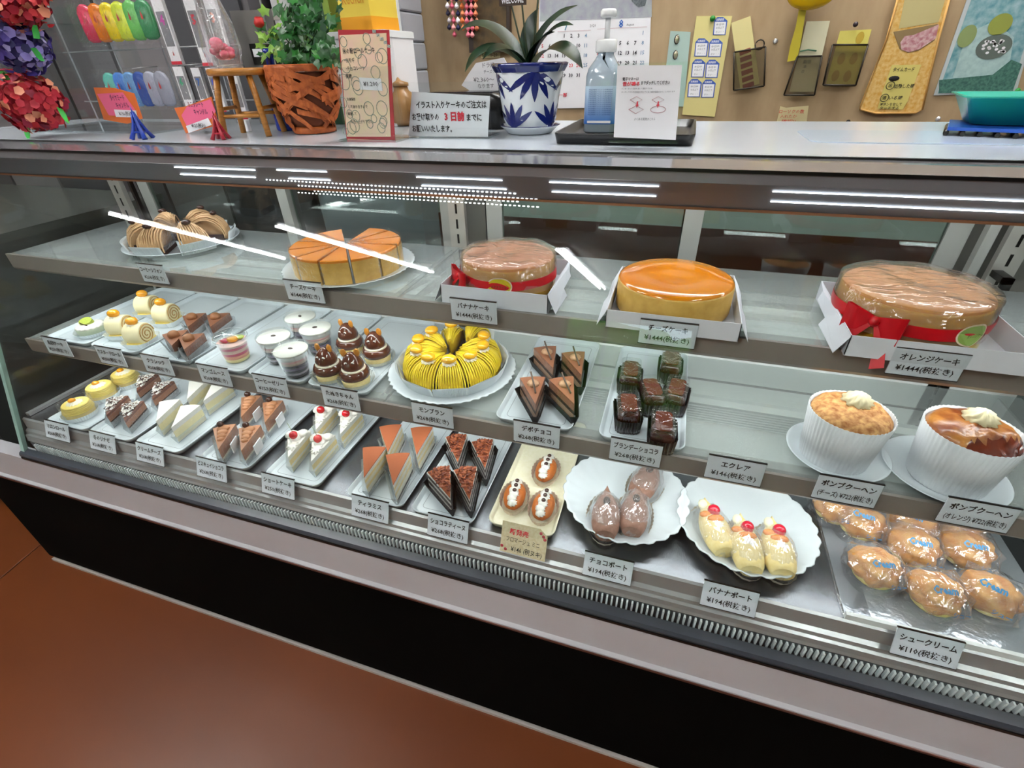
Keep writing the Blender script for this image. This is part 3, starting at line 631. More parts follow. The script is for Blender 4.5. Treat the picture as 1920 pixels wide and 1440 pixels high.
def banboat(r):
    boat(r, m_ban, None)
    MB().ball((.004, .020, .034), .0095, 14, 9).build('cherry', mat('cherry_wrapped', '#d01230', .08, coat=.6), r)
    m = MB(); m.ball((-.009, .016, .030), .010, 10, 7, 0, None, (1, .6, .5)); m.ball((.002, .005, .032), .013, 12, 7, 0, None, (1, .5, .5)); m.build('orange_segment', mat('mandarin', '#f09030', .2, coat=.4), r)
    m = MB(); rosette(m, (.002, -.006, .029), .010, .007, 0, 8, 1.); m.build('cream', m_white, r)
    MB().ball((.0, -.038, .018), .0045, 8, 6).build('baked_spot', mat('brown_spot'), r)
    MB().ball((-.004, .036, .027), .010, 12, 8, 0, None, (.9, 1.3, .6)).build('banana_end', mat('banana_flesh', '#f4ecc8', .4), r); cello(r, seed=4)
p = None
for (px, py, ya), lb in zip([(1338, 990, .32), (1396, 1022, .12), (1455, 1028, .08)], ['on the chocolate boat side of the dish', 'in the middle of the three', 'on the cream puff side of the dish']):
    q = at(px, py, SD+.018); lab = 'cellophane wrapped banana crepe boat with cherry, '+lb
    if p is None: p = thing('banana_boat', lab, 'cake', (q.x, q.y, SD), (0, 0, ya), 'wrapped banana boats'); banboat(p); p.scale = (1.12, 1.12, 1.1)
    else: dup(p, lab, (q.x, q.y, SD), (0, 0, ya))
# cream puffs on a lined tray
r = thing('lined_tray', 'flat tray lined with clear film under the bagged cream puffs', 'tray', (.46, .655, .5975))
MB().box(-.126, .16, -.117, .2, .0012, .0025).build('liner', mat('liner_film', '#a9afb6', .12, .3, bump=.4, bscale=25), r)
MB().box(-.128, .16, -.124, -.118, .0012, .012).build('front_strip', white, r)
MB().loft([[(x, y, z) for y, z in ((-.12, .0025), (.2, .0025))] for x, z0 in ((-.13, 0), (-.09, 0))], closed=False, cap0=False, cap1=False).build('film_edge', wrap, r)
def choux(r):
    MB().ball((0, 0, .025), .031, 36, 22, 0, None, (1.04, 1, .84), .26, 42, 3).build('puff', mat('choux_crust', '#c87a30', .6, col2='#e4ac60', nscale=9, bump=1, bscale=35), r)
    MB().ball((0, -.003, .012), .027, 18, 8, 0, None, (1.02, 1, .35)).build('custard_cream', m_yel, r)
    mb = MB(); L = []
    for k in range(8):
        z = .058*(k/7); f = 1.22-.25*abs(k/7-.35) if k < 6 else (.8 if k == 6 else .3); ring = []
        for i in range(26):
            a = 2*pi*i/26; d = 1+.24*noise.noise(Vector((cos(a)*4+7, sin(a)*4, k*.7)))
            sq = 1/max(abs(cos(a)), abs(sin(a)))**.35
            ring.append((cos(a)*.031*f*d*sq, sin(a)*.031*f*d*sq, z))
        L.append(ring)
    mb.loft(L, cap0=False, sm=False); mb.build('plastic_bag', wrap, r)
    t = MB(); text(t, 'Cream', -.006, .0, .014, .030, 0, .04, M=Matrix.Translation((0, -.016, .055)) @ Matrix.Rotation(-.9, 4, 'X')); text(t, 'シュー', .012, -.006, .008, .02, 0, .03, M=Matrix.Translation((0, -.034, .036)) @ Matrix.Rotation(-.5, 4, 'X')); t.build('printed_lettering', mat('print_blue', '#3f8cc0', .4), r)
p = None
CP = [(1640, 1062, 'at the front corner beside the banana boats'), (1752, 1110, 'at the very front, above its price tag'), (1856, 1112, 'at the front, at the till end'), (1712, 1024, 'in the second row, in the middle'), (1614, 976, 'in the third row, by the dish'), (1708, 979, 'in the third row, under a price tag'),
      (1812, 1030, 'in the second row, till end'), (1796, 985, 'in the third row, till end'), (1566, 948, 'at the rear, peeking from under the shelf')]
for px, py, lb in CP:
    q = at(px, py, .625); lab = 'bagged cream puff '+lb
    if p is None: p = thing('cream_puff', lab, 'cream puff', (q.x, q.y, .6), (0, 0, .2), 'bagged cream puffs'); choux(p); p.scale = (1.08, 1.08, 1.0)
    else: dup(p, lab, (q.x, q.y, .6), (0, 0, random.uniform(-.5, .5)))

# ------------------------------------------------------------------ middle shelf cakes
q = at(167, 607, MZ+.025)
r = thing('kiwi_cake', 'small round cream cake topped with a green kiwi slice, alone on its tray', 'cake', (q.x, q.y, MZ))
MB().lathe([(.028, .002), (.030, .01), (.030, .02)], 32).build('sponge', mat('grey_green_glaze', '#b8c4ac', .4), r)
mb = MB(); rosette(mb, (0, 0, .018), .030, .012, 0, 16, .2, amp=.05); mb.build('cream', m_white, r)
MB().prism([(cos(2*pi*i/24)*.017, sin(2*pi*i/24)*.013) for i in range(24)], 0, .008, 0, Matrix.Translation((-.004, 0, .026)) @ Matrix.Rotation(.35, 4, 'X')).build('kiwi_slice', mat('kiwi', '#a8c048', .25, col2='#c8cc60', nscale=80), r)
MB().tube([(-.018, -.008, .03), (-.004, -.014, .031), (.012, -.012, .027)], .0012, 6).build('chocolate_line', m_choc, r)
mb = MB(); pleat(mb, [(cos(2*pi*i/40)*.030, sin(2*pi*i/40)*.030) for i in range(40)], 0, .010, .007, 90, .001); mb.build('paper_cup', foilp, r)
# custard rolls
def roll(r):
    M = Matrix.Rotation(pi/2, 4, 'Y')
    MB().lathe([(.0235, -.02), (.025, -.018), (.025, .018), (.0235, .02)], 36, 0, M=Matrix.Translation((0, 0, .026)) @ M).build('sponge_roll', mat('cream_coat', '#f4e8bc', .45), r)
    pts = []
    for k in range(60):
        a = k*.3; rad = .0225-.0195*k/60; pts.append((.0206, rad*cos(a), .026+rad*sin(a)))
    MB().tube(pts, .0013, 5).build('swirl', mat('swirl_brown', '#c49a58', .6), r)
    MB().prism(rr(.044, .05, .008, 3), .001, .010).build('custard_base', m_yel, r)
    mb = MB(); rosette(mb, (-.002, 0, .046), .012, .008, 0, 8); mb.build('cream', m_cream, r)
    MB().ball((-.002, 0, .057), .0115, 14, 9, 0, None, (1.15, 1, .8)).build('chestnut', m_orange, r)
    mb = MB(); pleat(mb, rr(.05, .056, .012, 6), 0, .014, .006, 110, .001); mb.build('paper_cup', foilp, r)
p = None
for (px, py), lb in zip([(224, 607), (258, 622), (276, 569), (310, 585)], ['front pair, next to the kiwi cake', 'front pair, next to the ganache wedges', 'rear pair, on the kiwi cake side', 'rear pair, on the ganache wedge side']):
    q = at(px, py, MZ+.03); lab = 'cream custard roll topped with a glazed chestnut, '+lb
    if p is None: p = thing('custard_roll', lab, 'cake', (q.x, q.y, MZ), (0, 0, .3), 'custard rolls'); roll(p)
    else: dup(p, lab, (q.x, q.y, MZ), (0, 0, .25))
# classic ganache wedges
def classic(r):
    z = layers(r, .075, radians(20), [('sponge', .014, m_chocd), ('mousse', .012, mat('brown_mousse', '#7c5240', .5)), ('ganache', .006, mat('ganache', '#8c5a40', .45))], .034)
    MB().ball((0, .048, z+.004), .012, 16, 10, 0, None, (1, 1, .8)).build('cream_ball', mat('truffle', '#94603c', .5), r)
place4(classic, [((322, 648), (314, 618)), ((345, 656), (360, 626)), ((352, 613), (364, 590)), ((394, 613), (410, 588))], MZ+.033, MZ, 'brown ganache wedge topped with a ball', 'cake', 'brown ganache wedges', 'ganache_wedge', ('custard rolls', 'mango cup'))
# cups
def cupshell(r, R0, R1, h):
    MB().lathe([(R0, 0), (R0+.0008, .001), (R1, h), (R1+.0018, h), (R1+.0018, h+.0016), (R1, h+.0016)], 40, 0, cap0=False, cap1=False).build('clear_cup', plast, r)
def bands(r, R0, R1, h, spec):
    z = .0012
    for nm, th, m in spec:
        f = lambda zz: R0+(R1-R0)*zz/h-.0012
        MB().lathe([(f(z), z), (f(z+th), z+th)], 36).build(nm, m, r); z += th
    return z
q = at(443, 674, MZ)
r = thing('mango_mousse_cup', 'clear domed cup of striped mango mousse with fruit on top', 'dessert cup', (q.x, q.y+.006, MZ))
cupshell(r, .025, .033, .052)
pk = mat('pink_jelly', '#e05a78', .3); sal = mat('salmon_mousse', '#f0a080', .4)
bands(r, .025, .033, .052, [('mousse', .008, mat('pale_yellow_mousse', '#f2dc9c', .4)), ('mousse', .008, sal), ('mousse', .006, pk), ('mousse', .008, mat('pale_pink', '#f0c0b0', .4)), ('mousse', .006, pk), ('cream', .005, mat('pink_cream', '#f4c8c0', .4))])
MB().ball((.004, 0, .048), .011, 12, 8, 0, None, (1.1, 1, .6)).build('mango_piece', mat('mango', '#f0a020', .15, coat=.5), r)
MB().ball((-.010, -.008, .046), .009, 12, 8, 0, None, (1.3, .8, .5)).build('strawberry_sauce', mat('sauce', '#d02848', .1, coat=.5), r)
MB().ball((.010, .012, .048), .010, 12, 8, 0, None, (1.2, .9, .4)).build('kiwi_piece', mat('kiwi'), r)
MB().ball((0, 0, .0536), .034, 32, 8, 0, None, (1, 1, .42), half=True).build('dome_lid', plast, r)
def jelly(r):
    cupshell(r, .023, .033, .056)
    dk = mat('coffee_jelly', '#2c2234', .2, coat=.4); gy_ = mat('grey_mousse', '#9a8c98', .4)
    bands(r, .023, .033, .056, [('jelly', .008, mat('dark_jelly', '#262028', .2)), ('mousse', .005, gy_), ('jelly', .007, dk), ('mousse', .005, mat('lilac_mousse', '#6a5878', .4)), ('jelly', .007, dk), ('mousse', .006, mat('beige_mousse', '#d8b8a4', .4)), ('mousse', .005, mat('pink_mousse', '#e0a098', .4)), ('cream', .009, m_white)])
    MB().lathe([(.0325, .0545), (.0335, .057), (.0325, .0585), (.001, .0588)], 40).build('cream_top', m_white, r)
    m = MB(); m.ball((0, 0, .0595), .0042, 10, 6, 0, None, (1.3, .8, .5)); m.build('coffee_bean', mat('bean', '#4a3c38', .4), r)
    MB().lathe([(.035, .058), (.0355, .061), (.034, .063), (.001, .064)], 40, cap0=False).build('clear_lid', plast, r)
p = None
for (px, py), lb in zip([(544, 653), (512, 629), (590, 613), (562, 592)], ['at the very front of its tray', 'second, beside the mango cup tray', 'third, beside the animal faced cakes', 'at the rear under the upper shelf']):
    q = at(px, py, MZ+.06); lab = 'clear cup of layered coffee jelly, '+lb
    if p is None: p = thing('coffee_jelly_cup', lab, 'dessert cup', (q.x, q.y, MZ), (0, 0, 0), 'coffee jelly cups'); jelly(p)
    else: dup(p, lab, (q.x, q.y, MZ), (0, 0, random.uniform(0, 6)))
# animal faced cakes
def animal(r):
    ch = mat('milk_glaze', '#5c2e1c', .16, coat=.5)
    MB().lathe([(.026, .002), (.027, .012), (.027, .02)], 32).build('sponge', m_sponge, r)
    MB().lathe([(.024, .016), (.0285, .020), (.0295, .027), (.0265, .034), (.02, .037)], 36).build('glazed_body', ch, r)
    MB().lathe([(.0215, .034), (.0232, .036), (.0225, .0385), (.019, .040)], 36).build('cream_collar', m_cream, r)
    MB().lathe([(.0205, .038), (.0215, .044), (.0195, .052), (.0145, .061), (.0085, .068), (.002, .071)], 36).build('glazed_head', ch, r)
    for s_ in (-1, 1):
        MB().ball((.0125*s_, 0, .070), .0072, 12, 8, 0, Matrix.Rotation(.0, 4, 'Y'), (.8, .35, 1.25)).build('almond_ear', mat('almond', '#d08a30', .4), r)
        MB().ball((.0062*s_-.001, -.0155, .0555), .0035, 10, 7, 0, None, (1, .5, .8)).build('eye_white', m_white, r)
        MB().ball((.0062*s_-.001, -.0175, .0555), .0016, 8, 5).build('pupil', m_choc, r)
    mb = MB(); pleat(mb, [(cos(2*pi*i/40)*.028, sin(2*pi*i/40)*.028) for i in range(40)], 0, .014, .008, 90, .0013); mb.build('foil_cup', foil, r)
p = None
for (px, py, ya), lb in zip([(617, 693, .1), (666, 703, .35), (657, 645, .0), (707, 662, .25)], ['front of tray, on the jelly cup side', 'front of tray, on the chestnut cake side', 'rear of tray, on the jelly cup side', 'rear of tray, on the chestnut cake side']):
    q = at(px, py, MZ+.02); lab = 'chocolate cake with almond ears and face, '+lb
    if p is None: p = thing('animal_cake', lab, 'cake', (q.x, q.y, MZ), (0, 0, ya), 'chocolate animal faced cakes'); animal(p)
    else: dup(p, lab, (q.x, q.y, MZ), (0, 0, ya))
# chestnut cream cake, cut in slices
def montslice(r, L=.088, ha=radians(18), ms=None, mc=None, coffee=False):
    ms = ms or m_mont; mc = mc or mat('chestnut_core', '#d0aa18', .6)
    # domed wedge: layers over the radius
    base = MB(); base.prism(wedge_poly(L*.93, ha*.93), .001, .016); base.build('sponge', m_chocd, r)
    mb = MB(); nt_ = 12
    MB().loft([[(x*s_, .006+y*s_*1.0, z) for x, y in wedge_poly(L*.95, ha*.86)] for s_, z in ((1., .006), (.98, .028), (.88, .040), (.7, .047), (.5, .049))], sm=True).build('cream_core', mc, r)
    for i in range(nt_):
        a = -ha+2*ha*i/(nt_-1); pts = []
        for t, z in ((.14, .050), (.4, .058), (.62, .0585), (.8, .053), (.92, .044), (.985, .03), (1.005, .018), (.99, .012)):
            pts.append((L*t*sin(a), L*t*cos(a), z-.010*(a/ha)**2*min(1, z/.04)+.0008*(i % 2)))
        mb.tube(pts, .00165, 6)
    mb.build('cream_strands', ms, r)
    if coffee: MB().ball((0, L*.74, .061), .0072, 12, 8, 0, None, (1.35, 1, .8)).build('coffee_bean', m_choc, r)
    else:
        m = MB(); rosette(m, (0, L*.66, .054), .0125, .006, 0, 10, .6); m.build('white_cream', m_cream, r)
        MB().ball((0, L*.66, .065), .0132, 16, 10, 0, None, (1.1, .95, .62)).build('glazed_chestnut', mat('glazed_chestnut', '#f2b418', .08, coat=.6), r)
    mb = MB(); q_ = wedge_poly(L, ha, 10, .0045)[1:]; pleat(mb, q_, 0, .024, .008, 60, .0018, closed=False); mb.build('paper_cup', foilp, r)
    mb = MB(); q_ = wedge_poly(L, ha, 6, .001); mb.loft([[(q_[-1][0], q_[-1][1], .01), (q_[0][0], q_[0][1], .01)], [(q_[-1][0], q_[-1][1], .05), (q_[0][0], q_[0][1], .05)]], closed=False, cap0=False, cap1=False); mb.build('film_wrap', film, r)
CC = Vector((-.384, .762, .7785)); p = None
nmb = ['behind the animal cakes', 'facing the animal cakes', 'at the front facing the animal cakes', 'at the front, second', 'at the front centre above the price tag', 'at the front towards the chocolate sticks', 'facing the chocolate sticks', 'at the rear facing the chocolate sticks', 'at the rear beside the gap']
for k, (an, off) in enumerate([(148, 0), (184, 0), (220, 0), (256, 0), (292, 0), (328, 0), (4, .0), (38, .002)]):
    a = radians(an); lab = 'yellow chestnut cream slice '+nmb[k]
    loc = CC+Vector((cos(a), sin(a), 0))*(.010+off); yw = a-pi/2
    if p is None: p = thing('chestnut_slice', lab, 'cake', loc, (0, 0, yw), 'slices of the chestnut cream cake'); montslice(p)
    else: dup(p, lab, loc, (0, 0, yw))
dup(p, 'yellow chestnut cream slice set in the middle of the ring, pointing out', CC+Vector((.02, .035, .004)), (0, 0, .1))
dup(p, 'yellow chestnut cream slice at the rear, under the upper shelf', CC+Vector((-.012, .02, 0)), (0, 0, .32))
# chocolate stick wedges
def depo(r):
    z = layers(r, .086, radians(15.5), [('sponge', .008, m_chocd), ('mousse', .012, m_mousse2), ('sponge', .007, m_chocd), ('mousse', .012, m_mousse), ('glaze', .004, mat('milk_top', '#9a6448', .4))], .046, 'black')
    mb = MB(); rosette(mb, (0, .06, z), .0105, .009, 0, 8); mb.build('cream', mat('coffee_rosette', '#c89c78', .4), r)
    MB().tube([(-.004, .068, z+.022), (0, .055, z+.008), (.002, .03, z+.002)], .0016, 8).build('chocolate_stick', mat('stick', '#5a4a40', .4), r)
place4(depo, [((1004, 757), (998, 703)), ((1077, 757), (1052, 707)), ((1037, 690), (1020, 645)), ((1090, 702), (1075, 660))], MZ+.045, MZ, 'brown wedge with cream rosette and chocolate stick', 'cake', 'chocolate stick wedges', 'stick_wedge', ('chestnut cake', 'brandy loaves'))
# brandy loaf slices in film
m_loaf = mat('dark_loaf', '#2c0e08', .25, col2='#481a0e', nscale=8, coat=.3)
def loaf(r):
    po = rr(.036, .062, .008, 4); MB().loft([[(x, y, 0.001) for x, y in po], [(x*1.02, y*1.02, .028) for x, y in po], [(x*.95, y*.95, .037) for x, y in po], [(x*.6, y*.7, .041) for x, y in po]]).build('loaf', m_loaf, r)
    MB().prism(rr(.026, .05, .006, 3), .0405, .0425).build('glaze', mat('amber_glaze', '#6a2410', .08, coat=.7), r)
    mb = MB(); pleat(mb, rr(.039, .066, .01, 6), 0, .026, .002, 100, .0013); mb.build('dark_cup', mat('dark_cup', '#1c0c0a', .35), r)
    mb = MB(); L = []
    for k in range(6):
        L.append([(x*(1.08-.02*k+.04*noise.noise(Vector((x*80, y*80, k)))), y*(1.06-.02*k), .004+.0085*k) for x, y in rr(.038, .066, .01, 6)])
    mb.loft(L, cap0=False, sm=False); mb.build('cellophane', clear('dark_film', '#fbfbfd', 1.2, .06, .10, bump=1., bscale=60), r)
p = None
for (px, py, ya), lb in zip([(1243, 800, .05), (1178, 765, .18), (1268, 735, -.1), (1182, 700, .05), (1258, 680, 0), (1222, 735, .3)], ['alone at the front of the tray', 'on the chocolate stick side, front', 'on the empty shelf side, middle', 'on the chocolate stick side, rear', 'at the rear on the empty shelf side', 'in the middle of the heap']):
    q = at(px, py, MZ+.03); lab = 'dark brandy loaf slice in crinkled film, '+lb
    if p is None: p = thing('loaf_slice', lab, 'cake', (q.x, q.y, MZ), (0, 0, ya), 'dark brandy loaf slices'); loaf(p)
    else: dup(p, lab, (q.x, q.y, MZ), (0, 0, ya))
# tall baked cups
def bakedcup(x, y, label, slump, ztop=.085, s=1.0):
    r = thing('cake_cup', label, 'cake', (x, y, TZM+.0045))
    cup = mat('ribbed_paper', '#cfd1d5', .6)
    MB().lathe([(.046*s, 0), (.0555*s, ztop), (.0545*s, ztop), (.0465*s, .001)], 216, 0, lambda a, q_, z: q_*(1+.013*sin(54*a)), cap0=True, cap1=False, sm=True).build('ribbed_cup', cup, r)
    mb = MB(); L = []
    for k in range(9):
        t = k/8; rad = .0525*s*(1-t*.98); ring = []
        for i in range(48):
            a = 2*pi*i/48; x_, y_ = cos(a)*rad, sin(a)*rad
            z = ztop-.004+.014*sqrt(max(0, 1-(1-t)**2))+.004*noise.noise(Vector((x_*70+x*50, y_*70, 0)))+.0016*noise.noise(Vector((x_*260, y_*260, x*9)))
            if slump: z -= max(0, min(.016, (-y_*.8+x_*.35-.022)*1.6))
            ring.append((x_, y_, z))
        L.append(ring)
    L = [[(p_[0]*.86, p_[1]*.86, ztop-.035) for p_ in L[0]], [(p_[0]*.98, p_[1]*.98, ztop-.008) for p_ in L[0]]]+L
    mb.loft(L)
    for fi, f in enumerate(mb.f):
        if slump and len(f) == 4:
            c_ = [sum(mb.v[i][q] for i in f)/4 for q in range(3)]
            if -c_[1]*.8+c_[0]*.35 > .024: mb.mi[fi] = 1
    mb.build('baked_top', m_pale if not slump else [m_brown, mat('torn_side', '#5e200c', .25, col2='#7a2c10', nscale=10, coat=.4)], r)
    mb = MB(); rosette(mb, (.006, .012, ztop+.008), .019, .019, 0, 9, 1.9, amp=.2)
    mb.build('cream_rosette', mat('butter_cream', '#dccfa8', .5), r)
    return r
m_pale = mat('pale_bake', '#d8a66a', .75, col2='#9a5c2a', nscale=26, bump=1, bscale=45, contrast=.55)
m_brown = mat('brown_bake', '#bc7c34', .35, col2='#7a3812', nscale=7, bump=.6, bscale=40, coat=.2, contrast=.5)
bakedcup(.292, .688, 'pale speckled sponge in a white ribbed cup with a cream rosette', False)
bakedcup(.438, .682, 'glossy brown sponge slumped in a white ribbed cup with a cream rosette', True, .088, 1.03)

# ------------------------------------------------------------------ upper shelf cakes
UZ = .962+.0045
def chiffon(r):
    montslice(r, .080, radians(22), m_coffee, mat('coffee_core', '#c49a6c', .6), True)
p = None; C1 = Vector((-1.085, .838, UZ))
for an, ds, lb in [(-135, .03, 'front, on the far end side'), (-80, .028, 'front, facing the glass'), (-25, .03, 'front, on the cheesecake side'), (35, .03, 'rear, on the cheesecake side'), (95, .03, 'rear, facing the sliding doors'), (155, .03, 'rear, on the far end side')]:
    a = radians(an); lab = 'coffee chiffon slice topped with a chocolate bean, '+lb
    loc = C1+Vector((cos(a), sin(a), 0))*.022
    if p is None: p = thing('chiffon_slice', lab, 'cake', loc, (0, 0, a-pi/2), 'coffee chiffon slices'); chiffon(p)
    else: dup(p, lab, loc, (0, 0, a-pi/2))
def chz(r):
    L, ha = .102, radians(14.2)
    MB().prism(wedge_poly(L, ha), .001, .044).build('cheesecake_body', m_cheese, r)
    MB().loft([[(x, y, .044) for x, y in wedge_poly(L, ha)], [(x*.99, y*.99+.0004, .0475) for x, y in wedge_poly(L, ha)], [(x*.95, y*.95+.002, .0485) for x, y in wedge_poly(L, ha)]], sm=False).build('baked_top', m_cake_top, r)
    mb = MB(); q_ = wedge_poly(L, ha, 8, .0012); mb.loft([[(x, y, .002) for x, y in q_], [(x, y, .052) for x, y in q_]], cap0=False, cap1=False); mb.build('film_wrap', film, r)
p = None; C2 = Vector((-.602, .793, UZ)); pos = ['facing the coffee chiffon', 'facing the banana cake', 'at the back', 'at the front']
lbs = {0: 'pointing at the banana cake box', 1: 'just behind the one facing the banana cake', 2: 'at the rear on the banana cake side', 3: 'at the very rear beside the cut gap', 5: 'at the rear past the cut gap', 6: 'at the rear on the chiffon side', 7: 'facing the chiffon plate', 8: 'at the front on the chiffon side', 9: 'above its own price tag', 10: 'at the front centre', 11: 'at the front on the banana cake side'}
for k in range(12):
    if k == 4: continue
    a = radians(-8+30*k); lab = 'cheesecake slice with glossy orange top, '+lbs[k]
    loc = C2+Vector((cos(a), sin(a), 0))*.004
    if p is None: p = thing('cheesecake_slice', lab, 'cake', loc, (0, 0, a-pi/2), 'slices of the cut cheesecake'); chz(p)
    else: dup(p, lab, loc, (0, 0, a-pi/2))
m_box = mat('box_card', '#dcdde4', .55)
def cake_box(cx, cy, w, d, h, label, yaw=0):
    r = thing('cake_box', label, 'box', (cx, cy, .9622), (0, 0, yaw)); t = .0012
    MB().box(-w/2, w/2, -d/2, d/2, 0, t).build('box_floor', m_box, r)
    MB().box(-w/2, w/2, -d/2, -d/2+t, t, h).build('box_side', m_box, r); MB().box(-w/2, w/2, d/2-t, d/2, t, h).build('box_side', m_box, r)
    MB().box(-w/2, -w/2+t, -d/2, d/2, t, h).build('box_side', m_box, r); MB().box(w/2-t, w/2, -d/2, d/2, t, h).build('box_side', m_box, r)
    for s_ in (-1, 1):
        m = MB(); x = s_*w/2; q_ = [(x, -d*.5, h*.9), (x+s_*.013, -d*.5, .001), (x+s_*.015, -d*.05, .001), (x+s_*.009, -d*.04, h*.4), (x+s_*.010, d*.26, h*.5), (x+s_*.004, d*.3, h*.9), (x, d*.5, h*.95)]
        m.add(q_+[(a, b, c+.0012) for a, b, c in q_], [tuple(range(7)), tuple(range(13, 6, -1))]+[(i, (i+1) % 7, 7+(i+1) % 7, 7+i) for i in range(7)]); m.build('side_flap', m_box, r)
    return r
def big_cake(name, cx, cy, R, h, label, wrapd, top, side, stick=None, bow=None, zb=.9636, bs=1.):
    r = thing(name, label, 'cake', (cx, cy, zb))
    MB().lathe([(R*.97, .001), (R, .006), (R, h*.86), (R*.985, h*.93)], 64).build('cake_body', side, r)
    MB().lathe([(R*.99, h*.86), (R*.985, h*.95), (R*.93, h), (R*.6, h+.001), (R*.3, h-.0005), (.001, h-.001)], 64, cap0=False).build('cake_top', top, r)
    if wrapd:
        MB().lathe([(R*1.03, .004), (R*1.03, h*1.02)], 64, cap0=False, cap1=False).build('plastic_collar', clear('yellow_collar', '#f6e27a', .8, .05, .03, haze=.12, hazecol='#e8c020'), r)
        mb = MB(); L = []
        for k in range(10):
            t = k/9; ring = []
            for i in range(56):
                a = 2*pi*i/56; rad = R*1.05*(1-t*.98); ring.append((cos(a)*rad, sin(a)*rad, h*1.06+.004*sin(t*3)+.0035*noise.noise(Vector((cos(a)*rad*45, sin(a)*rad*18, 1.)))))
            L.append(ring)
        L = [[(x*1.01, y*1.01, z-h*.8) for x, y, z in L[0]]]+L
        mb.loft(L, cap0=False, cap1=False); mb.build('cling_film', clear('cling', '#faf4f0', 1.5, .06, .05, bump=1., bscale=50, haze=.16, hazecol='#e8c8b8', stretch=(.35, 1, 1)), r)
        mb = MB(); mb.lathe([(R*1.065, h*.42), (R*1.07, h*.55), (R*1.065, h*.68)], 64, 0, lambda a, q_, z: q_+.001*sin(a*5+z*90), cap0=False, cap1=False); mb.build('ribbon', m_redrib, r)
        # bow
        a = radians(bow); M = Matrix.Translation((cos(a)*R*1.10, sin(a)*R*1.10, h*.62)) @ Matrix.Rotation(a+pi/2, 4, 'Z') @ Matrix.Scale(bs, 4)
        mb = MB()
        for s_ in (-1, 1):
            mb.loft([[(0, 0, -.004), (0, -.002, .004)], [(s_*.012, -.008, -.012), (s_*.012, -.010, .010)], [(s_*.026, -.010, -.015), (s_*.027, -.008, .013)], [(s_*.026, -.002, -.013), (s_*.026, -.001, .011)], [(s_*.004, .001, -.004), (s_*.004, .001, .004)]], closed=False, cap0=False, cap1=False, M=M)
            mb.loft([[(0, -.003, -.003), (s_*.006, -.003, -.003)], [(s_*.010, -.012, -.02), (s_*.020, -.011, -.018)], [(s_*.016, -.018, -.042), (s_*.027, -.016, -.036)]], closed=False, cap0=False, cap1=False, M=M)
        mb.ball((0, -.004, 0), .005, 10, 7, 0, M); mb.build('bow', m_redrib, r)
        if stick:
            an, wtxt, col, lbp = stick; a = radians(an)
            M = Matrix.Translation((cos(a)*R*1.095, sin(a)*R*1.095, h*.56)) @ Matrix.Rotation(a+pi/2, 4, 'Z')
            mb = MB(); n = 32; e = [(cos(2*pi*i/n)*.021, sin(2*pi*i/n)*.016) for i in range(n)]
            mb.add([(x, -.001-abs(x)*-.25, z) for x, z in e], [tuple(range(n))], 0, False, M); o = mb.build('sticker_rim', mat('sticker_rim', '#f0d8c0', .4), r)
            mb = MB(); mb.add([(x*.9, -.0016+abs(x)*.25, z*.88) for x, z in e], [tuple(range(n))], 0, False, M); mb.build('sticker', col, r)
            t = MB(); text(t, wtxt, 0, .001, .006, .026, -.0026, .02, M=M); t.build('sticker_lettering', mat('sticker_ink', '#4a4a20', .6), r)
    return r
cake_box(-.262, .775, .186, .17, .032, 'open white cake box on the upper shelf around the banana cake')
big_cake('banana_cake', -.264, .782, .080, .060, 'round banana cake in cling film with red ribbon and yellow sticker', True, mat('banana_top', '#c98a5c', .35, col2='#b87448', nscale=8), mat('banana_side', '#cdb070', .6), (-82, 'バナナケーキ', mat('yellow_sticker', '#e0cc28', .4), ''), -138)
cake_box(.02, .765, .188, .19, .028, 'open white cake box on the upper shelf around the glazed cheesecake')
big_cake('whole_cheesecake', .018, .765, .088, .052, 'whole round cheesecake with glossy orange glaze in an open box', False, mat('glaze_orange', '#dd7a08', .1, col2='#ea9010', nscale=2, coat=.5), m_cheese)
cake_box(.348, .765, .205, .195, .03, 'open white cake box on the upper shelf around the orange cake')
big_cake('orange_cake', .338, .776, .089, .064, 'round orange cake in cling film with red bow and green sticker', True, mat('orange_top', '#d8a060', .35, col2='#cc8c48', nscale=8), mat('orange_side', '#d0b468', .6), (-62, 'オレンジケーキ', mat('green_sticker', '#9ab858', .4), ''), -128, bs=1.35)

# ------------------------------------------------------------------ things on the counter top
ZC = ZT+.0005
def px_scale(px, py, y): return y/ray(px, py).y
def flat(name, label, cat, pts, y, m, th=.002, group=None, part_name='sheet', lean=0.):
    """a flat sheet standing in the plane at depth y, outline given by its seen corners"""
    P = [aty(a, b, y) for a, b in pts]; cx = sum(p.x for p in P)/len(P); cz = min(p.z for p in P)
    r = thing(name, label, cat, (cx, y, cz), (-lean, 0, 0), group)
    q = [(p.x-cx, p.z-cz) for p in P]
    area = sum(q[i][0]*q[(i+1) % len(q)][1]-q[(i+1) % len(q)][0]*q[i][1] for i in range(len(q)))
    if area < 0: q = q[::-1]
    MB().loft([[(x, -th, z) for x, z in q], [(x, 0, z) for x, z in q]], sm=False).build(part_name, m, r)
    def loc(px, py): p = aty(px, py, y); return p.x-cx, p.z-cz
    r['_'] = 0; del r['_']
    return r, loc, px_scale(pts[0][0], pts[0][1], y), th
def sub(r, loc, th, name, pts, m, d=.0006, back=False):
    q = [loc(a, b) for a, b in pts]; MB().loft([[(x, -th-d, z) for x, z in q], [(x, -th+.0002, z) for x, z in q]], sm=False).build(name, m, r)
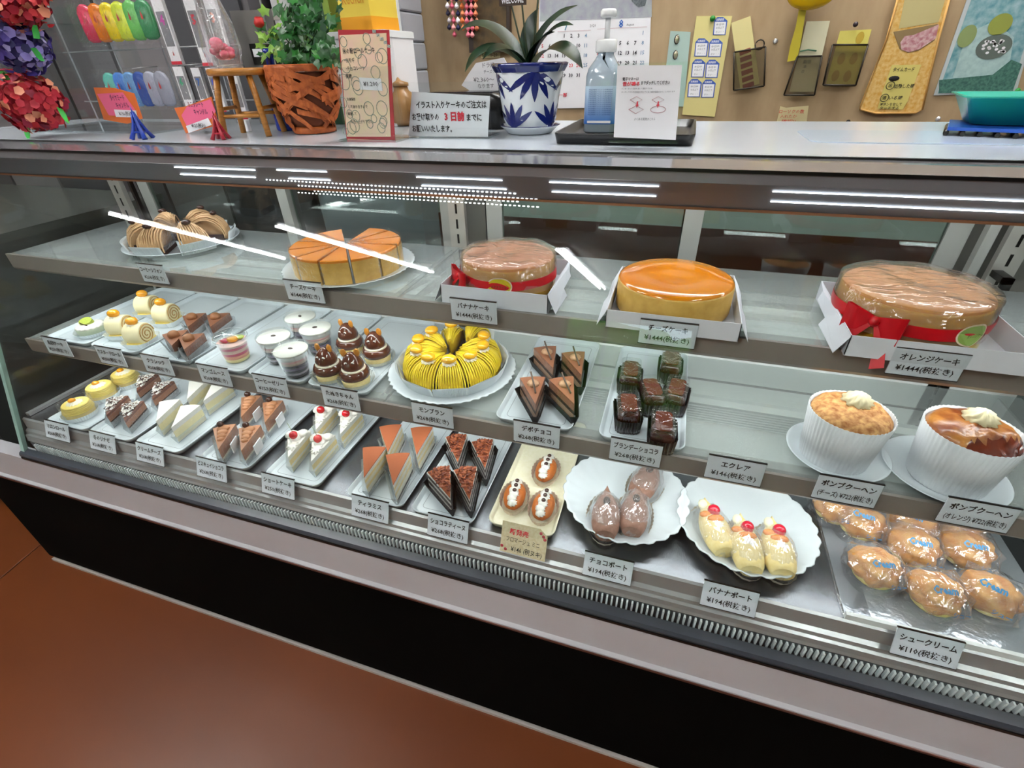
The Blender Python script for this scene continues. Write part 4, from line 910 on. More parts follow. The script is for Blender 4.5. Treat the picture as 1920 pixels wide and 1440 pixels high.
def wr(r, loc, sc, th, items, m, nm='lettering', d=.0011, bold=.012, rot=0.):
    t = MB()
    for it in items:
        s_, px, py, hp = it[:4]; x, z = loc(px, py); text(t, s_, x, z, hp*sc, it[4]*sc if len(it) > 4 and it[4] else None, -th-d, bold, align=it[5] if len(it) > 5 else 'c', rot=it[6] if len(it) > 6 else rot)
    t.build(nm, m, r)

# flower garland hanging at the far end
petal_mats = lambda a: [mat(n_, c_, .6) for n_, c_ in a]
RED = petal_mats([('petal_crimson', '#b01830'), ('petal_red', '#c83038'), ('petal_peach', '#e09070'), ('petal_rose', '#901838')]); PUR = petal_mats([('petal_violet', '#4a3c90'), ('petal_lilac', '#8a80c8'), ('petal_navy', '#28245c'), ('petal_pale', '#b0a8dc')])
gp = aty(45, 160, .80)
g = thing('flower_garland', 'hanging string of artificial red and purple flowers at the far end of the counter', 'flowers', gp)
def blossom(c, R, ms, n, seed):
    rnd = random.Random(seed); mb = MB()
    for k in range(n):
        zc = 1-2*(k+.5)/n; ph = k*2.39996; rho = sqrt(max(0, 1-zc*zc)); d = Vector((rho*cos(ph), rho*sin(ph), zc))
        M = Matrix.Translation(Vector(c)-gp+d*R*rnd.uniform(.72, .98)) @ d.to_track_quat('Z', 'Y').to_matrix().to_4x4() @ Matrix.Rotation(rnd.uniform(0, 6.3), 4, 'Z') @ Matrix.Rotation(rnd.uniform(-.9, .9), 4, 'X')
        s_ = R*rnd.uniform(.17, .27)
        mb.add([(0, -s_*.5, 0), (-s_*.55, 0, s_*.12), (-s_*.45, s_*.6, .0), (0, s_*.75, -s_*.1), (s_*.45, s_*.6, 0), (s_*.55, 0, s_*.12), (0, .1*s_, -.05*s_)], [(0, 5, 6), (5, 4, 6), (4, 3, 6), (3, 2, 6), (2, 1, 6), (1, 0, 6)], rnd.choice([0, 0, 1, 1, 2, 3]), True, M)
    mb.ball(Vector(c)-gp, R*.7, 12, 8, 0); mb.build('blossom', ms, g)
blossom(aty(56, 192, .80), .062, RED, 230, 1); blossom(aty(28, 78, .80), .058, PUR, 230, 2); blossom(aty(22, -8, .80), .058, RED, 230, 3)
lf = mat('plastic_leaf', '#3cb84c', .35)
for (a, b), ang in [((118, 213), -.9), ((50, 243), -1.7), ((68, 62), .5), ((10, 142), 2.2), ((25, 205), -2), ((70, 100), -.6)]:
    p = aty(a, b, .79)-gp; s_ = .026
    MB().add([(0, 0, 0), (s_*.35, 0, s_*.5), (s_*.3, -.003, s_), (0, -.006, s_*1.5), (-s_*.3, -.003, s_), (-s_*.35, 0, s_*.5), (0, .004, s_*.7)], [(0, 1, 6), (1, 2, 6), (2, 3, 6), (3, 4, 6), (4, 5, 6), (5, 0, 6)], 0, True, Matrix.Translation(p) @ Matrix.Rotation(-ang+pi/2, 4, 'Y') @ Matrix.Translation((0, 0, -s_*.6))).build('leaf', lf, g)
# cabinet and wire rack behind
cb = thing('grey_cabinet', 'dark grey tall cabinet behind the candle rack', 'cabinet', (-2.1, 1.5, 0))
MB().box(-1.0, .80, 0, .18, 0, 2.5).build('body', mat('cabinet_grey', '#5a5658', .5), cb)
for k in range(6):
    MB().box(-.98+.295*k, -.98+.295*k+.28, -.012, 0, .1, 2.45).build('door', mat('cabinet_door_%d' % (k % 3), ['#4a474a', '#6e6a6c', '#3a3a3e'][k % 3], .4), cb)
dc = thing('added_side_block', 'low dark grey block added beyond the far end glass, for its dark reflection', 'cabinet', (-2.3, 1.0, 0))  # added box; its dark tone imitates the reflection in the end glass
MB().box(-.45, .45, -.4, .4, .05, .9).build('body', mat('side_block_grey', '#3c3e3c', .4), dc); MB().box(-.46, .46, -.41, .41, .9, .925).build('top', mat('side_block_top', '#5a5c58', .25), dc); MB().box(-.43, .43, -.36, .38, 0, .05).build('plinth', black, dc)
for k in range(2): MB().box(-.44+.445*k, -.005+.445*k, -.412, -.4, .07, .88).build('door', mat('side_block_door', '#4a4c48', .35), dc)
rk = thing('candle_rack', 'clear acrylic and wire display rack holding candle packs', 'rack', (-1.2, .98, ZC))
for k, x in enumerate((-.36, -.20, -.04, .12, .28)):
    MB().tube([(x, .12, .0), (x, .12, .25), (x, .12, .5)], .0022, 6).build('wire', steel, rk)
for z in (.05, .16, .27, .38): MB().tube([(-.38, .12, z), (0, .12, z), (.38, .12, z)], .002, 6).build('wire', steel, rk)
MB().box(-.32, .10, -.10, .1, 0, .004).build('base', plast, rk)
for x in (-.32, -.10): MB().box(x, x+.003, -.10, .1, .004, .40).build('side_panel', plast, rk)
MB().box(-.32, -.10, .097, .10, .004, .40).build('rear_panel', plast, rk)
MB().box(-.32, -.10, -.1, .1, .2, .203).build('inner_shelf', plast, rk)
# rainbow candle packs
def candle_pack(px, py, y, cols, label, n=6, wpx=30, hpx=58):
    c = aty(px, py, y); s = px_scale(px, py, y); w = wpx*s; h = hpx*s
    r = thing('candle_pack', label, 'candles', c, (0, .0, .0), 'numbered candle packs')
    for k, cc in enumerate(cols):
        x = (k-(len(cols)-1)/2)*w
        MB().loft([[(x+ww*cos(a), -.004*k*.2+.006*sin(a)*q, z) for a in [2*pi*i/16 for i in range(16)]] for ww, z, q in ((w*.3, -h*.5, .5), (w*.62, -h*.42, 1), (w*.72, -h*.1, 1), (w*.7, h*.3, 1), (w*.5, h*.45, .8), (w*.15, h*.52, .5))]).build('candle', mat('wax_'+cc[1:], cc, .25), r)
        m = MB(); m.add([(x-.0025, -.0095-.0008*k, h*.02), (x+.0025, -.0095-.0008*k, h*.02), (x+.003, -.0095-.0008*k, h*.1), (x, -.0095-.0008*k, h*.24), (x-.003, -.0095-.0008*k, h*.1)], [(0, 1, 2, 3, 4)]); m.build('flame_print', mat('flame_print', '#b02c28', .5), r)
    W = len(cols)*w*.55+.006
    m = MB(); m.loft([[(-W, -.013, -h*.6), (W, -.013, -h*.6), (W, .012, -h*.6), (-W, .012, -h*.6)], [(-W, -.013, h*.62), (W, -.013, h*.62), (W, .004, h*.62), (-W, .004, h*.62)]], sm=False, cap0=True, cap1=True); m.build('clear_bag', film, r)
    MB().tube([(0, .0, h*.6), (0, .03, h*.64), (0, 1.1-y if y < 1.09 else .03, h*.66)], .0016, 6).build('hook', steel, r)
candle_pack(222, 42, 1.03, ['#d8205c', '#f07820', '#f2d820', '#d0e040', '#6cc060', '#3c8a58'], 'rainbow coloured candle pack hanging on the upper row of the rack')
candle_pack(262, 168, 1.03, ['#58b0a0', '#4a84d8', '#78b4f0', '#4468c8', '#b8bcd0', '#a0a4b4'], 'blue and silver candle pack hanging behind the pink price card', 6, 26, 54)
def digit_box(px, py, hpx, d, col, label, y=1.0, wpx=26, rot=0):
    c = aty(px, py, y); s = px_scale(px, py, y); w = wpx*s; h = hpx*s
    r = thing('number_candle', label, 'candle', c, (0, rot, 0), 'number candles in white boxes')
    MB().box(-w/2, w/2, 0, .008, -h, 0).build('box_body', paper, r)
    MB().box(-w*.38, w*.38, -.0008, 0, -h*.72, -h*.2).build('window', mat('box_window', '#8a8c90', .15), r)
    t = MB(); text(t, d, 0, -h*.32, w*.8, None, -.0014, .04); t.build('digit', mat('digit_'+col[1:], col, .3), r)
    MB().box(-w/2, w/2, -.0012, 0, -h, -h*.95).build('red_edge', redink, r)
    MB().add([(-.002, -.001, -h*.86), (.002, -.001, -h*.86), (0, -.001, -h*.78)], [(0, 1, 2)]).build('flame_print', mat('flame_print'), r)
    MB().box(-w/2, w/2, -.004, .01, -h, .01).build('clear_sleeve', film, r)
    MB().tube([(0, .004, .002), (0, .06, .004), (0, 1.1-y, .004)], .0014, 6).build('hook', steel, r)
digit_box(290, -5, 105, '4', '#c040a0', 'white boxed number four candle on the upper hooks')
digit_box(350, -8, 110, '5', '#d84050', 'white boxed number five candle on the upper hooks')
digit_box(388, -8, 100, '3', '#e87858', 'white boxed orange number candle behind the clear gift bag', 1.02)
digit_box(331, 125, 74, '6', '#28a070', 'white boxed number six candle on the lower hooks', 1.0, 22)
digit_box(364, 127, 70, '7', '#3068b8', 'white boxed number seven candle on the lower hooks', 1.0, 20)
digit_box(392, 127, 72, '8', '#4858c0', 'white boxed number eight candle on the lower hooks', .99, 20)
digit_box(433, 140, 74, '9', '#9050b8', 'white boxed number nine candle behind the wooden stool', .98, 22)
# pink price cards
def pinkcard(pts, inner, strip, l, pr, y, label):
    r, loc, sc, th = flat('pink_price_card', label, 'sign', pts, y, mat('orange_card', '#e07030', .6), group=None, part_name='backing')
    sub(r, loc, th, 'pink_paper', inner, mat('pink_paper', '#f06a90', .6)); sub(r, loc, th+.0006, 'price_strip', strip, paper)
    cx = sum(p[0] for p in inner)/len(inner); cy = sum(p[1] for p in inner)/len(inner)
    wr(r, loc, sc, th, [(l[0], cx-6, cy-16, 11, 36), (l[1], cx+4, cy-2, 10, 32)], mat('card_ink', '#5a2c48', .6)); sx = sum(p[0] for p in strip)/4; sy = sum(p[1] for p in strip)/4
    wr(r, loc, sc, th, [(pr, sx, sy, 8, 34)], ink, d=.0018)
    b = loc((pts[-1][0]+pts[-2][0])/2, max(p[1] for p in pts)); z1 = ZC-r.location.z
    MB().box(-.012, .012, .0, .012, z1, z1+.003).box(-.0015, .0015, .0, .003, z1, .01).build('stand', plast, r)
pinkcard([(177, 164), (215, 165), (252, 175), (268, 222), (240, 232), (196, 224)], [(184, 176), (232, 173), (258, 210), (258, 220), (206, 216)], [(216, 205), (257, 207), (260, 220), (220, 219)], ('ダイヤミード', 'キャンドル'), '¥136(税込)', .93, 'small pink handwritten price card behind the blue tower')
pinkcard([(328, 202), (347, 200), (398, 181), (408, 225), (400, 237), (350, 250)], [(342, 216), (352, 200), (396, 186), (406, 208), (398, 222), (352, 236)], [(351, 236), (392, 221), (399, 234), (356, 249)], ('ミニダレート', 'キャンドル'), '¥125(税込)', .90, 'small pink handwritten price card beside the red tower')
# little lattice towers
def tower(px, py, hpx, m, label, y=.83):
    b = at(px, py, ZC); s = px_scale(px, py, b.y); h = hpx*s; r = thing('tower_model', label, 'ornament', b, (0, 0, .3))
    w = h*.24
    for sx in (-1, 1):
        for sy in (-1, 1): MB().tube([(sx*w, sy*w, 0), (sx*w*.62, sy*w*.62, h*.22), (sx*w*.3, sy*w*.3, h*.5), (sx*w*.08, sy*w*.08, h*.85)], lambda t: w*.36*(1-.6*t), 6).build('leg', m, r)
    MB().box(-w*.8, w*.8, -w*.8, w*.8, h*.2, h*.25).build('lower_deck', m, r); MB().box(-w*.45, w*.45, -w*.45, w*.45, h*.46, h*.5).build('middle_deck', m, r)
    MB().tube([(0, 0, h*.7), (0, 0, h*.9), (0, 0, h)], lambda t: w*.14*(1-.7*t), 8).build('spire', m, r)
tower(268, 260, 52, mat('blue_plastic', '#1c3c9c', .3), 'small blue lattice tower ornament by the pink card')
tower(415, 261, 46, mat('red_plastic', '#a01c30', .3), 'small dark red lattice tower ornament beside the wooden stool')
# wooden stool with gift bag on it
sb = at(480, 252, ZC)
st = thing('wooden_stool', 'miniature wooden stool with four legs on the counter', 'stool', (sb.x, sb.y, ZC), (0, 0, .35))
SH = .114
MB().lathe([(.052, SH-.012), (.055, SH-.009), (.055, SH-.003), (.052, SH), (.001, SH)], 40).build('seat', wood, st)
for sx in (-1, 1):
    for sy in (-1, 1): MB().tube([(sx*.043, sy*.043, 0), (sx*.037, sy*.037, .06), (sx*.03, sy*.03, SH-.01)], .0058, 10).build('leg', wood, st)
for a, b in (((-1, -1), (1, -1)), ((-1, 1), (1, 1)), ((-1, -1), (-1, 1)), ((1, -1), (1, 1))):
    z = .036 if a[1] == b[1] else .048
    MB().tube([(a[0]*.039, a[1]*.039, z), ((a[0]+b[0])*.0195, (a[1]+b[1])*.0195, z), (b[0]*.039, b[1]*.039, z)], .0034, 8).build('stretcher', wood, st)
gb = thing('gift_bag', 'clear cellophane gift bag with a pink bow, on the small wooden stool', 'bag', (sb.x-.028, sb.y+.005, ZC+SH))
mb = MB(); L = []
for k, (w, z) in enumerate(((.034, 0), (.04, .03), (.036, .07), (.022, .11), (.012, .135), (.026, .165), (.04, .20))):
    L.append([(w*cos(2*pi*i/24)*(1+.2*noise.noise(Vector((i*.6, k, 2)))), w*.6*sin(2*pi*i/24), z) for i in range(24)])
mb.loft(L, cap1=False, sm=False); mb.build('clear_bag', wrap, gb)
mb = MB()
for k in range(7): mb.ball((.016*cos(k*.9), .010*sin(k*.9), .022+.006*(k % 3)), .010, 8, 6, 0, None, (1, .8, .7))
mb.build('wrapped_sweets', mat('pink_sweets', '#d84868', .4), gb)
mb = MB(); mb.ball((0, -.01, .04), .012, 10, 6, 0, None, (1.4, .5, .8)); mb.build('bow', mat('pink_bow', '#e85878', .3), gb)
bt = at(527, 246, ZC); r = thing('blue_bottle', 'tall cobalt blue glass bottle between stool and basket', 'bottle', (bt.x, bt.y+.02, ZC))
MB().lathe([(.02, 0), (.021, .004), (.021, .07), (.013, .095), (.008, .11), (.008, .13), (.009, .132)], 32).build('bottle_body', mat('cobalt', '#16309c', .06, coat=.6), r); MB().lathe([(.0095, .132), (.0095, .145), (.001, .146)], 24).build('cap', mat('cobalt'), r)
sc_ = at(462, 246, ZC); r = thing('tiny_white_box', 'tiny white box with a pink mark under the wooden stool', 'box', (sc_.x, sc_.y, ZC), (0, 0, .2)); MB().prism(rr(.02, .014, .002, 2), 0, .022).build('box_body', paper, r); MB().ball((0, -.007, .012), .004, 8, 5, 0, None, (1, .2, 1)).build('pink_mark', mat('pink_bow'), r)
# basket pot with ivy
bp = at(580, 250, ZC); r = thing('basket_plant', 'ivy plant in an orange woven wood strip basket', 'plant', (bp.x, bp.y+.02, ZC))
Rz = lambda z: .040+.032*sin(min(1, z/.135)*pi*.62)
mb = MB(); mb.lathe([(Rz(z)-.004, z) for z in (0.001, .03, .06, .09, .12)], 36, cap1=True); mb.build('liner', mat('basket_dark', '#6a3418', .8), r)
strip_m = mat('wood_strip', '#c0652c', .55, col2='#a04e1e', nscale=18, stretch=(1, 1, 1))
rnd = random.Random(11)
for k in range(64):
    a0 = rnd.uniform(0, 2*pi); sl_ = rnd.choice((-1, 1))*rnd.uniform(.25, 1.15); z0 = rnd.uniform(.0, .06) if abs(sl_) > .5 else rnd.uniform(.01, .125); ln = rnd.uniform(1.3, 2.4); hw = .0056; L = []
    off = rnd.uniform(0, .004)
    for i in range(17):
        t = i/16; a = a0+ln*t; z = z0+abs(sl_)*.055*ln*t if sl_ > 0 else z0+abs(sl_)*.055*ln*(1-t)
        z = max(.005, min(.128, z)); R_ = Rz(z)+off+.0015*sin(i*1.3+k)
        L.append([(R_*cos(a), R_*sin(a), z-hw), (R_*cos(a)*1.02, R_*sin(a)*1.02, z-hw), (R_*cos(a)*1.02, R_*sin(a)*1.02, z+hw), (R_*cos(a), R_*sin(a), z+hw)])
    MB().loft(L, sm=False).build('wood_strip', strip_m, r)
for zz, dr in ((.008, .002), (.128, .003)):
    MB().lathe([(Rz(zz)+dr, zz-.007), (Rz(zz)+dr+.003, zz), (Rz(zz)+dr, zz+.007), (Rz(zz)-.003, zz+.006), (Rz(zz)-.003, zz-.006)], 36, cap0=False, cap1=False).build('rim', strip_m, r)
for ch in r.children: ch.scale = (.89, .89, .87)
lm = MB(); pts = []
for i, (a, q) in enumerate(((90, 1), (55, .55), (25, .85), (-15, .5), (-50, .7), (-90, .28), (-130, .7), (-165, .5), (155, .85), (125, .55))): pts.append((q*cos(radians(a)), q*sin(radians(a)), -.12*q*q))
lm.add([(0, 0, .05)]+pts, [(0, 1+i, 1+(i+1) % 10) for i in range(10)], 0, False)
lme = lm.build('leaf', leafg, r); ld = lme.data; ld2 = ld.copy(); ld2.materials[0] = leafl; ld3 = ld.copy(); ld3.materials[0] = mat('leaf_mid', '#2f7a30', .4)
bx, by = bp.x, bp.y+.02
first = True
for k in range(230):
    # spray of leaves over the pot, a taller mound up the middle and a limb toward the stool
    if k < 150: px, py = rnd.gauss(570, 30), rnd.uniform(-30, 132)
    elif k < 195: px, py = rnd.uniform(485, 560), rnd.uniform(45, 110)
    else: px, py = rnd.uniform(590, 635), rnd.uniform(70, 125)
    p = aty(px, py, by+rnd.uniform(-.05, .05)); s_ = rnd.uniform(.011, .019)
    o = lme if first else ob('leaf', ld2 if (px < 525 and rnd.random() < .7) else rnd.choice((ld, ld, ld3)), r); first = False
    o.location = (p.x-bx, p.y-by, p.z-ZC); o.scale = (s_, s_, s_); o.rotation_euler = (rnd.uniform(.4, 1.5), rnd.uniform(-.6, .6), rnd.uniform(-1.2, 1.2))
for k in range(9):
    a = rnd.uniform(0, 6.28); q = aty(rnd.uniform(500, 625), rnd.uniform(0, 70), by); MB().tube([(.02*cos(a), .02*sin(a), .115), ((q.x-bx)*.6, .01, (q.z-ZC)*.75+.03), (q.x-bx, 0, q.z-ZC)], .0012, 5).build('stem', leafg, r)
q = aty(486, 42, by); MB().ball((q.x-bx, 0, q.z-ZC), .011, 10, 7, 0, None, (1, .8, .8), .5, 60, 4).build('red_bud', mat('red_bud', '#c82828', .5), r)
# menu card in clear stand
y_ = at(690, 262, ZC).y
r, loc, sc, th = flat('menu_card', 'tall red bordered menu card in a clear stand beside the basket', 'sign', [(635, 56), (730, 56), (741, 262), (651, 262)], y_, mat('red_border', '#b4202c', .5), part_name='red_border')
sub(r, loc, th, 'card_face', [(638, 66), (726, 62), (734, 256), (652, 256)], mat('peach_card', '#ecc9b4', .6, col2='#e6d0a8', nscale=12))
t = MB()
rnd2 = random.Random(5)
for k in range(26):
    a, b = rnd2.uniform(645, 722), rnd2.uniform(70, 250); x, z = loc(a, b); q = rnd2.uniform(.006, .012)
    t.tube([(x+q*cos(i*pi/8)*.9, -th-.0008, z+q*sin(i*pi/8)) for i in range(17)], .0005, 4)
t.build('ring_print', mat('ring_print', '#8a9a88', .6), r)
wr(r, loc, sc, th, [('米の粉ロールケーキ', 674, 95, 10, 70), ('•ヨモギ', 657, 113, 8, 22), ('•チョコレート', 668, 128, 8, 42), ('•黒糖', 655, 143, 8, 16), ('冷凍保存', 660, 186, 6, 20), ('してありますので', 673, 200, 7, 44), ('解凍して', 662, 213, 6, 20), ('お召し上がり下さい。', 681, 228, 7, 52)], ink)
sub(r, loc, th+.0005, 'price_sticker', [(675, 145), (716, 147), (719, 170), (677, 168)], paper); wr(r, loc, sc, th, [('¥1.200', 697, 157, 10, 32)], ink, d=.0022)
t = MB(); 
for k in range(5):
    a = loc(700+7*k, 56+7*k); t.box(a[0], a[0]+.006, -th-.0015, -th-.0008, a[1]-.004, a[1])
t.build('checked_tape', mat('checked_tape', '#2c5040', .5, col2='#e8e8e0', nscale=300, contrast=.1), r)
zb = ZC-r.location.z
MB().box(-.058, .058, -.006, -.0045, zb, zb+.11).box(-.058, .058, -.03, .05, zb, zb+.003).box(-.058, .058, .002, .0035, zb, zb+.15).build('clear_stand', plast, r)
# white notice
y_ = at(843, 257, ZC).y
r, loc, sc, th = flat('order_notice', 'white notice sign with black and red lettering, between menu card and orchid', 'sign', [(773, 172), (919, 180), (915, 256), (767, 254)], y_, paper, part_name='panel')
wr(r, loc, sc, th, [('イラスト入りケーキのご注文は', 846, 196, 13, 142), ('お受け取りの', 799, 219, 13, 56), ('までに', 890, 220, 13, 30), ('お願いいたします。', 811, 241, 13, 84)], ink, bold=.02)
wr(r, loc, sc, th, [('3 日前', 853, 218, 16, 40)], redink, bold=.04, nm='red_lettering')
zb = ZC-r.location.z
MB().box(-.078, .078, -.02, .05, zb, zb+.003).box(-.08, .08, -.0045, -.003, zb, zb+.085).build('clear_stand', plast, r)
# orchid in blue and white pot
op = at(985, 252, ZC); R_ = op.y+.03
r = thing('orchid_plant', 'orchid with dark strap leaves in a white pot with blue leaf pattern', 'plant', (op.x, R_, ZC))
potm = mat('pot_white', '#dfe6ea', .1, coat=.5); blu = mat('pot_blue', '#16246c', .1, coat=.5)
PR = lambda z: .0445+.0165*(z/.13)**1.0
MB().lathe([(.036, .006), (.0425, .010), (PR(.03), .03), (PR(.08), .08), (PR(.12), .12), (.060, .128)], 64, cap1=False).build('pot', potm, r)
MB().lathe([(.0605, .118), (.0655, .128), (.067, .133), (.063, .135), (.057, .128), (.054, .11)], 96, 0, lambda a, q_, z: q_*(1+.02*sin(11*a)), cap0=False, cap1=False).build('pot_rim', blu, r)
MB().lathe([(.001, .118), (.056, .118)], 40, cap0=False, cap1=False).build('moss', mat('moss', '#5c6a3c', .9, col2='#c8c8b0', nscale=60), r)
def pot_leaf(a0, z0, n, L, up):
    mb = MB()
    for i in range(n):
        d = (i-(n-1)/2)*.42; P = []
        for t, w in ((0, .001), (.3, .0048), (.6, .0055), (.85, .003), (1, .0002)):
            z = z0+up*L*t*cos(d)*(1-.0*abs(d)); da = L*t*sin(d)/.05; P.append((a0+da, z, w))
        vs = []; 
        for (a, z, w) in P:
            for s_ in (-1, 1):
                aa = a+s_*w*cos(d)/.05; zz = z-s_*w*sin(d)*up; vs.append((cos(aa)*(PR(zz)+.0006), sin(aa)*(PR(zz)+.0006), zz))
        mb.add(vs, [(2*j, 2*j+1, 2*j+3, 2*j+2) for j in range(4)], 0, True)
    mb.build('blue_leaf_pattern', blu, r)
for a in range(0, 360, 90):
    pot_leaf(radians(a+25), .122, 5, .058, -1); pot_leaf(radians(a-22), .014, 5, .050, 1)
MB().lathe([(.038, 0), (.042, .001), (.050, .012), (.055, .016), (.0535, .017), (.044, .007), (.001, .006)], 72, 0, lambda a, q_, z: q_*(1+(.02*sin(9*a) if z > .01 else 0))).build('saucer', potm, r)
MB().lathe([(.0505, .0125), (.0556, .0165), (.054, .0175), (.049, .0125)], 72, 0, lambda a, q_, z: q_*(1+.02*sin(9*a)), cap0=False, cap1=False).build('saucer_rim', blu, r)
for ch in r.children: ch.scale = (1, 1, .81)
def strap(tip, mid, w, nm='strap_leaf', m=orchid):
    """leaf curve from pot centre through mid to tip (pixel, pixel, depth)"""
    B = Vector((0, 0, .094)); Mv = aty(mid[0], mid[1], mid[2])-Vector((op.x, R_, ZC)); T = aty(tip[0], tip[1], tip[2])-Vector((op.x, R_, ZC)); L = []
    n = 14
    for i in range(n+1):
        t = i/n; p = B*(1-t)*(1-t)*1.0+(Mv*2-B*.5-T*.5)*2*t*(1-t)*.5*1.0+T*t*t
        # quadratic through mid at t=.5
        C_ = 2*Mv-.5*B-.5*T; p = B*(1-t)**2+C_*2*t*(1-t)+T*t*t
        d = (C_-B)*2*(1-t)+(T-C_)*2*t; sd = d.cross(Vector((0, -.35, 1))).normalized(); ww = w*(.35+.65*sin(min(1, t*1.25)*pi*.75)) if t < .75 else w*max(.04, (1-((t-.75)/.25)**1.6))*.9
        up = sd.cross(d).normalized()*ww*.22
        L.append([tuple(p-sd*ww+up), tuple(p), tuple(p+sd*ww+up)])
    MB().loft(L, closed=False, cap0=False, cap1=False).build(nm, m, r)
for tip, mid, w in [((862, 57, R_-.02), (930, 58, R_), .019), ((1083, 10, R_), (1020, 60, R_), .019), ((1075, 47, R_-.03), (1025, 68, R_-.02), .016), ((872, 135, R_-.05), (925, 92, R_-.03), .019), ((1092, 128, R_-.05), (1040, 90, R_-.04), .020), ((905, 112, R_-.06), (950, 92, R_-.04), .017), ((1010, 15, R_+.03), (992, 70, R_+.02), .015), ((1040, 60, R_-.03), (1005, 88, R_-.02), .016)]: strap(tip, mid, w)
for a in ((975, -30), (1012, -30), (952, -20)):
    q = aty(a[0], a[1], R_)-Vector((op.x, R_, ZC)); MB().tube([(0, 0, .095), (q.x*.5, 0, q.z*.55+.03), (q.x, 0, q.z)], .0015, 6).build('flower_stake', mat('stake', '#2c3a20', .6), r)
q0, q1 = aty(936, -8, R_-.02), aty(987, 9, R_-.02); o0 = Vector((op.x, R_, ZC))
m = MB(); m.box(q0.x-o0.x, q1.x-o0.x, -.022, -.019, q1.z-o0.z, q0.z-o0.z+.01); m.build('wooden_sign', mat('dark_plaque', '#3a281c', .6), r)
t = MB(); text(t, 'WELCOME', (q0.x+q1.x)/2-o0.x, (q0.z+q1.z)/2-o0.z, .010, .038, -.0225, .03); t.build('lettering', paper, r)
# black tray, sanitizer, small notice
a, b = at(1037, 270, ZC), at(1301, 271, ZC); ty = a.y; tw = b.x-a.x
r = thing('black_tray', 'low black rectangular tray under the hand sanitizer', 'tray', ((a.x+b.x)/2, ty+.115, ZC))
LL = lambda w, d, z: [(x, y, z) for x, y in rr(w, d, .012, 4)]
MB().loft([LL(tw-.006, .226, 0), LL(tw, .232, .014), LL(tw, .232, .0155), LL(tw-.006, .226, .0155), LL(tw-.014, .218, .004), LL(tw-.03, .20, .0035)]).build('tray_body', mat('black_plastic', '#101012', .3), r)
a = at(1120, 252, ZC+.004); r = thing('hand_sanitizer', 'clear pump bottle of hand sanitizer with blue label on the black tray', 'bottle', (a.x, a.y+.034, ZC+.0045))
r.scale = (.94, .94, .71); hs = px_scale(1120, 200, a.y)
def sq(w, d, z, rad): return [(x, y, z) for x, y in rr(w, d, rad, 5)]
bw = 66*hs
MB().loft([sq(bw*.9, .05, 0, .012), sq(bw, .058, .004, .014), sq(bw, .058, .118, .014), sq(bw*.92, .054, .132, .016), sq(bw*.6, .042, .150, .0195), sq(bw*.48, .034, .158, .0165), sq(bw*.46, .033, .164, .016)]).build('bottle_body', mat('gel_bottle', '#a9bac6', .1, coat=.5), r)
lbm = mat('label_blue', '#2f86d8', .3); lbm2 = mat('label_pale', '#b8dcf4', .3)
nt = lbm.node_tree; b_ = nt.nodes['Principled BSDF']; tc = nt.nodes.new('ShaderNodeTexCoord'); sp = nt.nodes.new('ShaderNodeSeparateXYZ'); rp = nt.nodes.new('ShaderNodeValToRGB'); nt.links.new(tc.outputs['Generated'], sp.inputs[0]); nt.links.new(sp.outputs[2], rp.inputs[0]); nt.links.new(rp.outputs[0], b_.inputs['Base Color'])
rp.color_ramp.elements[0].color = S('#1464b8'); rp.color_ramp.elements[1].color = S('#c4dcec')
MB().loft([sq(bw+.0012, .0592, .02, .0145), sq(bw+.0012, .0592, .098, .0145)], cap0=False, cap1=False).build('label', lbm, r)
t = MB(); 
for k in range(13): text(t, '手指消毒用アルコール洗浄液指定', 0, .091-.0042*k, .0032, bw*.72, -.0302, .0)
t.build('lettering', mat('label_ink', '#1c4484', .5), r)
m = MB(); m.box(-bw*.36, bw*.36, -.0306, -.0298, .0225, .0275); m.build('caution_strip', paper, r)
MB().lathe([(.0165, .162), (.018, .165), (.018, .184), (.016, .187), (.006, .188)], 48, 0, lambda a_, q_, z: q_*(1+.02*sin(24*a_)) if z < .185 else q_).build('pump_collar', white, r)
MB().tube([(0, 0, .186), (0, 0, .205), (0, 0, .228)], .0045, 12).build('pump_stem', mat('pump_plastic', '#d8dcde', .3), r)
MB().lathe([(.010, .226), (.0135, .229), (.0135, .238), (.011, .242), (.001, .243)], 32).build('pump_head', white, r)
MB().tube([(0, 0, .236), (-.004, .02, .236), (-.006, .038, .232)], .0045, 10).build('nozzle', white, r)
y_ = at(1210, 259, ZC+.012).y
r, loc, sc, th = flat('payment_notice', 'small white electronic payment notice standing on the black tray', 'sign', [(1158, 123), (1279, 122), (1267, 262), (1151, 257)], y_, paper, part_name='panel')
wr(r, loc, sc, th, [('電子マネーは', 1183, 148, 6, 30), ('までダッチしてください', 1229, 155, 7, 52)], ink, bold=.02)
wr(r, loc, sc, th, [('音が鳴る', 1184, 157, 7, 32)], redink, bold=.03, nm='red_lettering')
wr(r, loc, sc, th, [('インターネット回線を通じて通信するため、', 1195, 166, 3.2, 58), ('タッチしてから利用履歴が完了するまで数秒程度かかることがあります', 1215, 172, 3.2, 98), ('よくある質問はこちら', 1209, 223, 5, 40)], mat('grey_ink', '#4a4a52', .6), bold=.0)
mb = MB()
